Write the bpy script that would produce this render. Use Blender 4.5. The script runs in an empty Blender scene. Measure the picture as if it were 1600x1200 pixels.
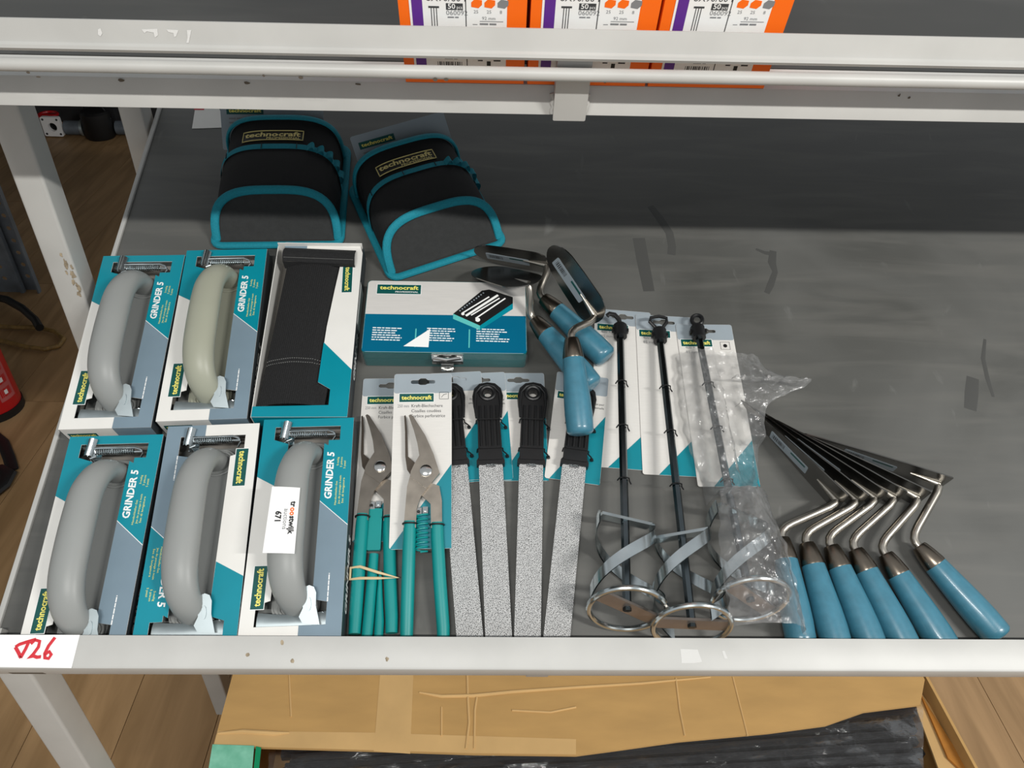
import bpy, bmesh, math, random
from mathutils import Vector, Matrix, noise
from mathutils.geometry import tessellate_polygon

# ---------------------------------------------------------------- camera
scene = bpy.context.scene
col = scene.collection
FPX = 1202.0                      # focal length in pixels of the 1600 px wide frame
H0 = 0.853                        # height of the lower shelf's front edge above the floor
TILT = math.radians(23.5)         # the lower shelf slopes down towards the viewer
CR = Vector((0.99931748, 0.0, 0.0))

def cam_axes():
    d = Vector((735 - 800, 2165 - 600, FPX)).normalized()
    # width direction: square to the vertical, with the slope of the front rail
    a11, a12, a21, a22 = 1.0, -400 / FPX, d.y, d.z
    b1, b2 = 0.0048, -d.x
    det = a11 * a22 - a12 * a21
    a = (b1 * a22 - a12 * b2) / det
    b = (a11 * b2 - a21 * b1) / det
    w = Vector((1, a, b)).normalized()
    f = d.cross(w)
    if f.z < 0: f = -f
    return w, f, -d
CW, CF, CU = cam_axes()
ct, st = math.cos(TILT), math.sin(TILT)
CN = -st * CF + ct * CU
r0 = Vector((4 - 800, 985 - 600, FPX))
O0 = r0 * (-0.875 / CN.dot(r0))
CAM = Vector((-O0.dot(CW), -O0.dot(CF), -O0.dot(CU) + H0))
CAMROT = Matrix(((CW.x, -CW.y, -CW.z), (CF.x, -CF.y, -CF.z), (CU.x, -CU.y, -CU.z)))
cam_data = bpy.data.cameras.new('camera')
cam_data.sensor_fit = 'HORIZONTAL'; cam_data.sensor_width = 36.0
cam_data.lens = FPX / 1600 * 36.0
cam_data.clip_start = 0.02; cam_data.clip_end = 60
cam = bpy.data.objects.new('camera', cam_data); col.objects.link(cam)
cam.matrix_world = Matrix.Translation(CAM) @ CAMROT.to_4x4()
scene.camera = cam

# ---------------------------------------------------------------- light
world = bpy.data.worlds.new('room_light'); scene.world = world
world.use_nodes = True
bg = world.node_tree.nodes['Background']
bg.inputs[0].default_value = (0.93, 0.97, 1.0, 1); bg.inputs[1].default_value = 0.50

def strip_light(name, x, y, z, length, width, power, target):
    l = bpy.data.lights.new(name, 'AREA'); l.shape = 'RECTANGLE'
    l.size = length; l.size_y = width; l.energy = power; l.color = (1.0, 0.985, 0.945)
    o = bpy.data.objects.new(name, l); col.objects.link(o)
    o.location = (x, y, z)
    o.rotation_euler = (math.atan2(target[1] - y, z - target[2]), 0, 0)     # tube stays parallel to the rack
strip_light('ceiling_strip_light', 2.35, -1.50, 2.83, 0.90, 0.05, 68, (0.7, 0.3, 0.9))
strip_light('ceiling_strip_light.001', 0.15, -1.50, 2.83, 0.90, 0.05, 30, (0.6, 0.3, 0.9))

vs = scene.view_settings
vs.view_transform = 'Standard'; vs.look = 'None'; vs.gamma = 1.0; vs.use_curve_mapping = False
vs.exposure = 0.0

# ---------------------------------------------------------------- helpers
MM = 0.001
random.seed(7)
S = Matrix.Translation((0, 0, H0)) @ Matrix.Rotation(TILT, 4, 'X')          # lower shelf frame
U = Matrix.Translation((0, .235, H0 + .4805)) @ Matrix.Rotation(math.radians(-.58), 4, 'Y') @ Matrix.Rotation(math.radians(20), 4, 'X')  # upper shelf frame

def pix(px, py, M, axis, val):
    """pixel -> point (mm) in frame M where local coordinate `axis` equals val (mm)"""
    d = CAMROT @ Vector((px - 800, -(py - 600), -FPX))
    inv = M.inverted()
    o = inv @ CAM; dl = inv.to_3x3() @ d
    s = (val * MM - o[axis]) / dl[axis]
    return (o + dl * s) / MM
def sh(px, py, z=0.0): return pix(px, py, S, 2, z)

def lin(c): return tuple(((v / 255) / 12.92 if v <= 10 else (((v / 255) + .055) / 1.055) ** 2.4) for v in c)

def mat(name, rgb, rough=.5, metal=0.0, var=.0, scale=40, bump=.0, bscale=200, coat=0, stretch=None, rvar=0, spec=.5, rgb2=None, detail=4, space='Object'):
    m = bpy.data.materials.new(name); m.use_nodes = True
    nt = m.node_tree; p = nt.nodes['Principled BSDF']
    c = lin(rgb)
    p.inputs['Base Color'].default_value = (*c, 1)
    p.inputs['Roughness'].default_value = rough; p.inputs['Metallic'].default_value = metal
    p.inputs['Coat Weight'].default_value = coat; p.inputs['Coat Roughness'].default_value = .12
    p.inputs['Specular IOR Level'].default_value = spec
    if var or bump or rvar or rgb2:
        tc = nt.nodes.new('ShaderNodeTexCoord'); mp = nt.nodes.new('ShaderNodeMapping')
        nt.links.new(tc.outputs[space], mp.inputs[0])
        if stretch: mp.inputs['Scale'].default_value = stretch
    if var or rgb2:
        n = nt.nodes.new('ShaderNodeTexNoise'); n.inputs['Scale'].default_value = scale; n.inputs['Detail'].default_value = detail
        nt.links.new(mp.outputs[0], n.inputs['Vector'])
        r = nt.nodes.new('ShaderNodeValToRGB'); nt.links.new(n.outputs[0], r.inputs[0])
        r.color_ramp.elements[0].position = .3; r.color_ramp.elements[1].position = .7
        if rgb2:
            a, b = lin(rgb2), c
        else:
            a = tuple(v * (1 - var) for v in c); b = tuple(min(1, v * (1 + var)) for v in c)
        r.color_ramp.elements[0].color = (*a, 1); r.color_ramp.elements[1].color = (*b, 1)
        nt.links.new(r.outputs[0], p.inputs['Base Color'])
        if rvar:
            mr = nt.nodes.new('ShaderNodeMapRange'); mr.inputs[3].default_value = rough - rvar; mr.inputs[4].default_value = rough + rvar
            nt.links.new(n.outputs[0], mr.inputs[0]); nt.links.new(mr.outputs[0], p.inputs['Roughness'])
    if bump:
        n2 = nt.nodes.new('ShaderNodeTexNoise'); n2.inputs['Scale'].default_value = bscale; n2.inputs['Detail'].default_value = 3
        nt.links.new(mp.outputs[0], n2.inputs['Vector'])
        b = nt.nodes.new('ShaderNodeBump'); b.inputs['Strength'].default_value = bump; b.inputs['Distance'].default_value = .001
        nt.links.new(n2.outputs[0], b.inputs['Height']); nt.links.new(b.outputs[0], p.inputs['Normal'])
    return m

M = {}
def addm(key, *a, **k): M[key] = mat(key, *a, **k)
addm('paint', (179, 178, 174), .42, var=.06, scale=14, bump=.05, bscale=120)
addm('chip', (92, 84, 74), .7)
addm('rust', (150, 136, 114), .85, var=.4, scale=180, bump=.4, bscale=400)
addm('residue', (202, 201, 198), .75, bump=.2, bscale=600)
addm('stainm', (70, 70, 68), .5)
addm('label', (238, 237, 236), .7)
addm('redink', (205, 40, 52), .6)
addm('card', (214, 211, 206), .42, var=.025, scale=60, stretch=(1, 12, 1))
addm('cardwhite', (226, 224, 219), .5, var=.02, scale=30)
addm('cardgrey', (150, 160, 167), .38, var=.03, scale=30)
addm('boxgrey', (118, 137, 150), .36, var=.05, scale=20)
addm('boxside', (52, 58, 62), .45)
addm('boxinside', (118, 114, 108), .75)
addm('teal', (0, 126, 140), .36, var=.04, scale=20)
addm('tealbox', (0, 133, 150), .34, var=.05, scale=16)
addm('logogreen', (4, 78, 74), .4)
addm('yellow', (238, 226, 110), .5)
addm('white', (240, 240, 238), .5)
addm('ink', (58, 60, 62), .6)
addm('inkgrey', (128, 130, 132), .6)
addm('black', (14, 14, 15), .5)
addm('cover', (142, 144, 142), .42, var=.04, scale=12, spec=.4)
addm('coverolive', (156, 157, 141), .40, var=.04, scale=12, spec=.4)
addm('plate', (112, 114, 112), .5, var=.05, scale=30)
addm('zinc', (204, 212, 214), .19, metal=1, var=.12, scale=30, rvar=.08)
addm('zincdull', (168, 178, 181), .46, metal=.75, var=.15, scale=25, rvar=.08)
addm('rodsteel', (92, 100, 104), .24, metal=1, var=.15, scale=30)
addm('chrome', (205, 205, 203), .16, metal=1)
addm('steel', (176, 170, 160), .30, metal=1, var=.08, scale=50)
addm('snipsteel', (150, 142, 132), .36, metal=1, var=.10, scale=60, rvar=.06)
addm('snipdark', (82, 74, 66), .45, metal=.8, var=.1, scale=60)
addm('blade', (122, 120, 116), .24, metal=1, var=.10, scale=25, rvar=.06)
addm('ferrule', (122, 113, 102), .28, metal=1, var=.08, scale=60)
addm('handleblue', (60, 116, 136), .33, var=.10, scale=90, coat=.25, bump=.06, bscale=900)
addm('grip', (0, 134, 132), .42, var=.05, scale=25)
addm('rubber', (18, 18, 19), .42, var=.2, scale=40)
addm('felt', (46, 47, 47), .95, var=.10, scale=150, bump=.4, bscale=1500)
addm('mesh', (17, 17, 18), .8, var=.5, scale=900, bump=.8, bscale=1400)
addm('nylon', (13, 13, 14), .85, var=.3, scale=700, bump=.5, bscale=1200)
addm('trim', (0, 128, 146), .75, var=.12, scale=500, bump=.5, bscale=1500)
addm('gold', (222, 206, 134), .6)
addm('fabric', (25, 25, 26), .92, var=.3, scale=400, bump=.6, bscale=900)
addm('stitch', (120, 120, 118), .8)
addm('toolcase', (0, 106, 108), .28, var=.05, scale=20, coat=.5)
addm('caseblue', (0, 98, 130), .30, var=.03, scale=20, coat=.5)
addm('casewhite', (205, 202, 198), .32, var=.03, scale=40, stretch=(1, 10, 1), coat=.5)
addm('paletea', (92, 190, 186), .4, coat=.4)
addm('orange', (255, 110, 10), .45, var=.03, scale=20)
addm('purple', (92, 40, 140), .45)
addm('carton', (190, 150, 92), .82, var=.08, scale=9, bump=.10, bscale=90, stretch=(1, 3, 1))
addm('cartonlight', (206, 168, 112), .8, var=.08, scale=12)
addm('cartontorn', (176, 116, 44), .85, var=.2, scale=30)
addm('mint', (140, 208, 180), .5, rgb2=(112, 186, 156), scale=60)
addm('green', (0, 140, 92), .5)
addm('strip', (32, 33, 36), .5, var=.15, scale=30)
addm('red', (190, 14, 22), .32, coat=.3)
addm('redlabel', (186, 92, 92), .6)
addm('hose', (128, 100, 52), .6, var=.3, scale=60)
addm('galv', (112, 120, 128), .5, metal=.3, var=.2, scale=14)
addm('darkgear', (40, 40, 42), .6, var=.3, scale=20)
addm('bandrub', (206, 184, 142), .6)
addm('pinkbar', (150, 140, 132), .35, metal=.8, var=.1, scale=40)

def grit():
    m = mat('grit', (178, 178, 176), .5, metal=.55)
    nt = m.node_tree; p = nt.nodes['Principled BSDF']
    tc = nt.nodes.new('ShaderNodeTexCoord'); v = nt.nodes.new('ShaderNodeTexVoronoi'); v.inputs['Scale'].default_value = 950
    nt.links.new(tc.outputs['Object'], v.inputs['Vector'])
    r = nt.nodes.new('ShaderNodeValToRGB'); r.color_ramp.elements[0].color = (.86, .86, .85, 1); r.color_ramp.elements[1].color = (.22, .22, .22, 1)
    r.color_ramp.elements[0].position = .15; r.color_ramp.elements[1].position = .75
    nt.links.new(v.outputs['Distance'], r.inputs[0]); nt.links.new(r.outputs[0], p.inputs['Base Color'])
    b = nt.nodes.new('ShaderNodeBump'); b.inputs['Strength'].default_value = .9; b.inputs['Distance'].default_value = .0008; b.invert = True
    nt.links.new(v.outputs['Distance'], b.inputs['Height']); nt.links.new(b.outputs[0], p.inputs['Normal'])
    return m
M['grit'] = grit()

def board_mat(name='board', k0=1.0):
    m = mat(name, (84, 84, 81), .5)
    nt = m.node_tree; p = nt.nodes['Principled BSDF']; L = nt.links.new
    tc = nt.nodes.new('ShaderNodeTexCoord')
    def nz(scale, stretch, detail, lo, hi):
        mp = nt.nodes.new('ShaderNodeMapping'); mp.inputs['Scale'].default_value = stretch; L(tc.outputs['Object'], mp.inputs[0])
        n = nt.nodes.new('ShaderNodeTexNoise'); n.inputs['Scale'].default_value = scale; n.inputs['Detail'].default_value = detail
        n.inputs['Distortion'].default_value = .6
        L(mp.outputs[0], n.inputs['Vector'])
        r = nt.nodes.new('ShaderNodeMapRange'); r.inputs[1].default_value = lo; r.inputs[2].default_value = hi; L(n.outputs[0], r.inputs[0])
        return r.outputs[0]
    a = nz(5, (1, 1, 1), 6, .3, .7); b = nz(9, (.5, 4, 1), 5, .45, .8); c = nz(18, (1.5, .6, 1), 6, .66, .8)
    def mix(fac, c1, c2):
        x = nt.nodes.new('ShaderNodeMix'); x.data_type = 'RGBA'; L(fac, x.inputs[0])
        for i, cc in ((6, c1), (7, c2)):
            if isinstance(cc, tuple): x.inputs[i].default_value = (*lin(cc), 1)
            else: L(cc, x.inputs[i])
        return x.outputs[2]
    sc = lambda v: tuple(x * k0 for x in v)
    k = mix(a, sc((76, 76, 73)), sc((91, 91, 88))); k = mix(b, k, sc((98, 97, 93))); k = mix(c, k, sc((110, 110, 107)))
    L(k, p.inputs['Base Color'])
    mr = nt.nodes.new('ShaderNodeMapRange'); mr.inputs[3].default_value = .38; mr.inputs[4].default_value = .58; L(a, mr.inputs[0]); L(mr.outputs[0], p.inputs['Roughness'])
    return m
M['board'] = board_mat(); M['boardshaded'] = board_mat('boardshaded', .66)  # second copy: shade on the upper shelf put into the board colour

def wood_mat():
    m = mat('wood', (140, 108, 72), .5)
    nt = m.node_tree; p = nt.nodes['Principled BSDF']; L = nt.links.new
    tc = nt.nodes.new('ShaderNodeTexCoord'); oi = nt.nodes.new('ShaderNodeObjectInfo')
    ad = nt.nodes.new('ShaderNodeVectorMath'); ad.operation = 'ADD'
    sc = nt.nodes.new('ShaderNodeVectorMath'); sc.operation = 'SCALE'; sc.inputs[3].default_value = 20
    cx = nt.nodes.new('ShaderNodeCombineXYZ'); L(oi.outputs['Random'], cx.inputs[0]); L(oi.outputs['Random'], cx.inputs[1]); L(cx.outputs[0], sc.inputs[0])
    L(tc.outputs['Object'], ad.inputs[0]); L(sc.outputs[0], ad.inputs[1])
    mp = nt.nodes.new('ShaderNodeMapping'); mp.inputs['Scale'].default_value = (9, .9, 1); L(ad.outputs[0], mp.inputs[0])
    n = nt.nodes.new('ShaderNodeTexNoise'); n.inputs['Scale'].default_value = 2.2; n.inputs['Detail'].default_value = 8; n.inputs['Distortion'].default_value = .8; L(mp.outputs[0], n.inputs['Vector'])
    r = nt.nodes.new('ShaderNodeValToRGB'); L(n.outputs[0], r.inputs[0])
    r.color_ramp.elements[0].position = .32; r.color_ramp.elements[1].position = .68
    r.color_ramp.elements[0].color = (*lin((140, 110, 74)), 1); r.color_ramp.elements[1].color = (*lin((172, 138, 98)), 1)
    L(r.outputs[0], p.inputs['Base Color'])
    return m
M['wood'] = wood_mat()

def film_mat(gmax=.65, haze=.16):
    m = bpy.data.materials.new('film'); m.use_nodes = True
    nt = m.node_tree; L = nt.links.new; nt.nodes.clear()
    out = nt.nodes.new('ShaderNodeOutputMaterial'); tr = nt.nodes.new('ShaderNodeBsdfTransparent'); tr.inputs[0].default_value = (.97, .97, .97, 1)
    gl = nt.nodes.new('ShaderNodeBsdfGlossy'); gl.inputs['Roughness'].default_value = .12
    df = nt.nodes.new('ShaderNodeBsdfTranslucent'); df.inputs[0].default_value = (.85, .85, .85, 1)
    d2 = nt.nodes.new('ShaderNodeBsdfDiffuse'); d2.inputs[0].default_value = (.85, .85, .85, 1)
    lw = nt.nodes.new('ShaderNodeLayerWeight'); lw.inputs[0].default_value = .35
    tc = nt.nodes.new('ShaderNodeTexCoord'); n = nt.nodes.new('ShaderNodeTexNoise'); n.inputs['Scale'].default_value = 45; n.inputs['Detail'].default_value = 5; n.inputs['Distortion'].default_value = 1.5
    L(tc.outputs['Object'], n.inputs['Vector'])
    b = nt.nodes.new('ShaderNodeBump'); b.inputs['Strength'].default_value = .9; b.inputs['Distance'].default_value = .004; L(n.outputs[0], b.inputs['Height'])
    L(b.outputs[0], gl.inputs['Normal'])
    md = nt.nodes.new('ShaderNodeMixShader'); md.inputs[0].default_value = .5; L(d2.outputs[0], md.inputs[1]); L(df.outputs[0], md.inputs[2])
    m1 = nt.nodes.new('ShaderNodeMixShader'); m1.inputs[0].default_value = haze; L(tr.outputs[0], m1.inputs[1]); L(md.outputs[0], m1.inputs[2])
    mr = nt.nodes.new('ShaderNodeMapRange'); mr.inputs[3].default_value = .05; mr.inputs[4].default_value = gmax; L(lw.outputs['Fresnel'], mr.inputs[0])
    m2 = nt.nodes.new('ShaderNodeMixShader'); L(mr.outputs[0], m2.inputs[0]); L(m1.outputs[0], m2.inputs[1]); L(gl.outputs[0], m2.inputs[2])
    L(m2.outputs[0], out.inputs[0])
    return m
M['film'] = film_mat()
M['stretchfilm'] = film_mat(.22, .05)

_tc = {}
def text_geo(s, bold, shear):
    k = (s, bold, shear)
    if k not in _tc:
        c = bpy.data.curves.new('t', 'FONT'); c.body = s; c.size = 1; c.shear = shear; c.offset = bold; c.resolution_u = 2; c.fill_mode = 'FRONT'
        o = bpy.data.objects.new('t', c); col.objects.link(o)
        bpy.context.view_layer.update()
        me = bpy.data.meshes.new_from_object(o.evaluated_get(bpy.context.evaluated_depsgraph_get()))
        vs_ = [(v.co.x, v.co.y) for v in me.vertices]; fs = [tuple(p.vertices) for p in me.polygons]
        x0 = min(v[0] for v in vs_); vs_ = [(a - x0, b) for a, b in vs_]
        w = max(v[0] for v in vs_)
        bpy.data.objects.remove(o); bpy.data.curves.remove(c); bpy.data.meshes.remove(me)
        _tc[k] = (vs_, fs, w)
    return _tc[k]

class MB:
    def __init__(s): s.v = []; s.f = []; s.m = []; s.mats = []
    def mi(s, k):
        m = M[k]
        if m not in s.mats: s.mats.append(m)
        return s.mats.index(m)
    def add(s, vs_, fs, k, xf=None):
        o = len(s.v)
        s.v += [tuple(xf @ Vector(v)) if xf else tuple(v) for v in vs_]
        i = s.mi(k)
        for f in fs: s.f.append(tuple(o + j for j in f)); s.m.append(i)
        return s
    def bx(s, x0, x1, y0, y1, z0, z1, k, xf=None):
        return s.add([(x0, y0, z0), (x1, y0, z0), (x1, y1, z0), (x0, y1, z0), (x0, y0, z1), (x1, y0, z1), (x1, y1, z1), (x0, y1, z1)],
              [(3, 2, 1, 0), (4, 5, 6, 7), (0, 1, 5, 4), (1, 2, 6, 5), (2, 3, 7, 6), (3, 0, 4, 7)], k, xf)
    def flat(s, poly, z, k, holes=(), xf=None, up=True):
        loops = [[Vector((p[0], p[1], 0)) for p in q] for q in (poly, *holes)]
        pts = [p for q in loops for p in q]
        fs = []
        for t in tessellate_polygon(loops):
            a, b, c = (pts[i] for i in t)
            cr = (b - a).cross(c - a).z
            if abs(cr) < 1e-9: continue
            fs.append(tuple(t) if (cr > 0) == up else tuple(reversed(t)))
        return s.add([(p.x, p.y, z) for p in pts], fs, k, xf)
    def prism(s, poly, z0, z1, k, holes=(), xf=None, side=None):
        s.flat(poly, z1, k, holes, xf); s.flat(poly, z0, k, holes, xf, up=False)
        for hi, q in enumerate((poly, *holes)):
            n = len(q); ar = sum(q[i][0] * q[(i + 1) % n][1] - q[(i + 1) % n][0] * q[i][1] for i in range(n))
            ccw = (ar > 0) == (hi == 0)
            vs_ = [(p[0], p[1], z0) for p in q] + [(p[0], p[1], z1) for p in q]
            fs = []
            for i in range(n):
                j = (i + 1) % n
                fs.append((i, j, n + j, n + i) if ccw else (j, i, n + i, n + j))
            s.add(vs_, fs, side or k, xf)
        return s
    def tube(s, pts, r, k, n=10, closed=False, caps=True, xf=None, ry=None, upv=None):
        pts = [Vector(p) for p in pts]; m = len(pts)
        rr = r if isinstance(r, (list, tuple)) else [r] * m
        rv = ry if isinstance(ry, (list, tuple)) else ([ry] * m if ry else rr)
        tan = []
        for i in range(m):
            a = pts[(i - 1) % m] if (closed or i > 0) else pts[i]; b = pts[(i + 1) % m] if (closed or i < m - 1) else pts[i]
            tan.append((b - a).normalized())
        ref = Vector(upv) if upv else (Vector((0, 0, 1)) if abs(tan[0].z) < .9 else Vector((1, 0, 0)))
        vs_, fs = [], []
        nrm = (ref - tan[0] * ref.dot(tan[0])).normalized()
        for i in range(m):
            base = ref if upv else nrm
            q = base - tan[i] * base.dot(tan[i])
            nrm = q.normalized() if q.length > 1e-5 else nrm
            bi = tan[i].cross(nrm)
            for j in range(n):
                a = 2 * math.pi * j / n
                vs_.append(pts[i] + bi * (math.cos(a) * rr[i]) + nrm * (math.sin(a) * rv[i]))
        for i in range(m if closed else m - 1):
            for j in range(n):
                a, b = i * n + j, i * n + (j + 1) % n; c, d = ((i + 1) % m) * n + (j + 1) % n, ((i + 1) % m) * n + j
                fs.append((a, b, c, d))
        if caps and not closed:
            fs.append(tuple(reversed(range(n)))); fs.append(tuple((m - 1) * n + j for j in range(n)))
        return s.add(vs_, fs, k, xf)
    def rod(s, a, b, r, k, n=12, xf=None): return s.tube([a, b], r, k, n, xf=xf)
    def extrude_x(s, prof, x0, x1, k, xf=None):
        X = Matrix(((0, 0, 1, 0), (1, 0, 0, 0), (0, 1, 0, 0), (0, 0, 0, 1)))     # (y,z,x)
        return s.prism(prof, x0, x1, k, xf=(xf @ X) if xf else X)
    def grid(s, fn, nu, nv, k, closed_u=False, xf=None):
        vs_ = [fn(i / nu, j / nv) for j in range(nv + 1) for i in range(nu + 1)]
        fs = [(j * (nu + 1) + i, j * (nu + 1) + i + 1, (j + 1) * (nu + 1) + i + 1, (j + 1) * (nu + 1) + i) for j in range(nv) for i in range(nu)]
        return s.add(vs_, fs, k, xf)
    def text(s, st_, x, y, h, k, z=0.0, rot=0.0, bold=.0, shear=0.0, width=None, xf=None, align='l'):
        vs_, fs, w = text_geo(st_, bold, shear)
        sc = h / .72; sx = sc if width is None else width / w
        off = 0 if align == 'l' else (-w * sx / 2 if align == 'c' else -w * sx)
        c, n = math.cos(rot), math.sin(rot)
        q = []
        for a, b in vs_:
            a2, b2 = a * sx + off, b * sc
            q.append((x + a2 * c - b2 * n, y + a2 * n + b2 * c, z))
        s.add(q, fs, k, xf)
        return w * sx
    def build(s, name, parent=None, smooth=True, angle=35, kind=None, label=None):
        me = bpy.data.meshes.new(name)
        me.from_pydata([(a * MM, b * MM, c * MM) for a, b, c in s.v], [], s.f)
        for m in s.mats: me.materials.append(m)
        me.polygons.foreach_set('material_index', s.m)
        if smooth:
            me.polygons.foreach_set('use_smooth', [True] * len(me.polygons))
            me.set_sharp_from_angle(angle=math.radians(angle))
        me.update()
        o = bpy.data.objects.new(name, me); col.objects.link(o)
        if parent is not None: o.parent = parent
        if kind: o['kind'] = kind
        if label: o['label'] = label
        return o

def tag(o, label, cat, group=None):
    o['label'] = label; o['category'] = cat
    if group: o['group'] = group
    return o
def thing(name, label, cat, mw, group=None):
    o = bpy.data.objects.new(name, None); col.objects.link(o)
    o.empty_display_size = .02; o.matrix_world = mw
    return tag(o, label, cat, group)
def copy_tree(o, parent=None):
    kids = list(o.children)
    c = o.copy(); col.objects.link(c)
    if parent is not None: c.parent = parent; c.matrix_parent_inverse = o.matrix_parent_inverse
    for ch in kids: copy_tree(ch, c)
    return c
def T(x, y, z=0.0): return Matrix.Translation((x * MM, y * MM, z * MM))
def R(deg, ax='Z'): return Matrix.Rotation(math.radians(deg), 4, ax)
def on_shelf(x, y, z=0.0, rz=0.0): return S @ T(x, y, z) @ R(rz)
def TL(x, y, z=0.0): return Matrix.Translation((x, y, z))      # local (mm) translation for MB xf
def rrect(x0, x1, y0, y1, r, n=4):
    q = []
    for cx, cy, a0 in ((x1 - r, y0 + r, -90), (x1 - r, y1 - r, 0), (x0 + r, y1 - r, 90), (x0 + r, y0 + r, 180)):
        for i in range(n + 1):
            a = math.radians(a0 + 90 * i / n); q.append((cx + r * math.cos(a), cy + r * math.sin(a)))
    return q
def rect(x0, x1, y0, y1): return [(x0, y0), (x1, y0), (x1, y1), (x0, y1)]
def circle(cx, cy, r, n=20, ry=None): return [(cx + r * math.cos(2 * math.pi * i / n), cy + (ry or r) * math.sin(2 * math.pi * i / n)) for i in range(n)]
def hangslot(cx, cy, w=26, h=5):
    hw = w / 2
    return [(cx - hw, cy - h / 2 + 1), (cx - hw + 2, cy - h / 2), (cx - 6, cy - h / 2), (cx - 3, cy - h / 2 - 1.5), (cx + 3, cy - h / 2 - 1.5), (cx + 6, cy - h / 2), (cx + hw - 2, cy - h / 2), (cx + hw, cy - h / 2 + 1),
            (cx + hw, cy + h / 2 - 1), (cx + hw - 2, cy + h / 2), (cx + 6, cy + h / 2), (cx + 3, cy + h / 2 + 2.5), (cx - 3, cy + h / 2 + 2.5), (cx - 6, cy + h / 2), (cx - hw + 2, cy + h / 2), (cx - hw, cy + h / 2 - 1)]
def logo(mb, x, y, w, h, z, rot=0.0, border=True, sub=False, xf=None):
    """dark green brand plate centred at x, y with yellow lettering"""
    c, s_ = math.cos(rot), math.sin(rot)
    t = lambda p: (x + p[0] * c - p[1] * s_, y + p[0] * s_ + p[1] * c)
    if border: mb.flat([t(p) for p in rect(-w / 2 - .7, w / 2 + .7, -h / 2 - .7, h / 2 + .7)], z, 'white', xf=xf)
    mb.flat([t(p) for p in rect(-w / 2, w / 2, -h / 2, h / 2)], z + .12, 'logogreen', xf=xf)
    th = h * (.40 if sub else .50)
    px, py = t((0, -th * .42 + (h * .14 if sub else 0)))
    mb.text('technocraft', px, py, th, 'yellow', z + .24, rot, bold=.025, width=w * .88, xf=xf, align='c')
    if sub:
        px, py = t((w * .44, -h * .36)); mb.text('PROFESSIONAL', px, py, h * .16, 'white', z + .24, rot, width=w * .52, xf=xf, align='r', bold=.01)
def lines(mb, x, y, n, w, pitch, h, k, z, rot=0.0, seed=1, xf=None):
    """illegible fine print: n rows of word-length dashes, rows going down from x, y"""
    rnd = random.Random(seed); c, s_ = math.cos(rot), math.sin(rot)
    for i in range(n):
        u = 0.0; end = w * rnd.uniform(.65, 1)
        while u < end:
            l = min(rnd.uniform(1.5, 5) * h, end - u + .2)
            q = [(x + a * c - b * s_, y + a * s_ + b * c) for a, b in rect(u, u + l, -i * pitch, -i * pitch + h)]
            mb.flat(q, z, k, xf=xf); u += l + h * .7

# ---------------------------------------------------------------- floor
fl = MB(); fl.bx(-4500, 4500, -3000, 6500, -30, -6, 'wood')
floor = fl.build('floor', smooth=False); floor['kind'] = 'structure'
pk = MB(); pk.bx(-94.2, 94.2, -1100, 1100, -6, 0, 'wood'); plank0 = pk.build('plank', floor, smooth=False)
first = True
for i in range(-18, 16):
    for j in range(-1, 3):
        o = plank0 if first else plank0.copy()
        if not first: col.objects.link(o)
        first = False
        o.location = (i * .19 + .05, j * 2.202 + (i % 3) * .73 - .4, 0)

wb = MB(); wb.bx(-4500, 4500, 6500, 6600, 0, 3000, 'paint'); wb.build('wall_back', smooth=False)['kind'] = 'structure'
wb = MB(); wb.bx(-4600, -4500, -3000, 6500, 0, 3000, 'paint'); wb.build('wall_left', smooth=False)['kind'] = 'structure'

# ---------------------------------------------------------------- the display rack
rack = thing('display_rack', 'grey-white welded steel rack with two sloping dark shelves', 'rack', Matrix.Identity(4))
rack_w = 1700
def part(mb, name, mw, parent=rack, **k):
    o = mb.build(name, parent, **k); o.matrix_world = mw; return o
b = MB(); b.prism(rrect(-3, rack_w, -12, 850, 2), -18, 0, 'board'); board_lo = part(b, 'shelf_board', S, label='dark grey lower shelf board, scuffed')
# front lip: rolled angle whose top flange hides the tools' ends
b = MB(); prof = [(-46, 12), (-43.5, 12), (-43.5, 40), (-42, 42), (-13, 42), (-13, 45), (-43, 45), (-45, 44), (-46, 42)]
b.extrude_x(prof, -42, rack_w, 'paint'); lip = part(b, 'front_rail', S)
b = MB(); b.extrude_x(rrect(-44, -16, -40, 12, 3), -20, rack_w, 'paint'); 
b = MB()
for x in (566, 1150, 1620): b.bx(x, x + 24, -43, -12, -18, 13, 'paint')
part(b, 'lip_bracket', S)
b = MB(); X = rrect(-9, -3, -34, 3.5, 1.2)
b.prism([(p[0], p[1]) for p in X], -40, 850, 'paint', xf=Matrix(((1, 0, 0, 0), (0, 0, 1, 0), (0, 1, 0, 0), (0, 0, 0, 1)))); part(b, 'side_rail', S)
def upright(x0, y0, z0, z1, w=36, name='post'):
    m = MB(); m.prism(rrect(x0, x0 + w, y0, y0 + w, 3.5), z0, z1, 'paint'); return part(m, name, Matrix.Translation((0, 0, 0)))
post = upright(-51, 381, 0, (H0 + .56) * 1000)
rearpost = upright(-51, 690, 0, (H0 + .69) * 1000)
leg = upright(4, -38, 0, H0 * 1000 - 8, name='leg')
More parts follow.
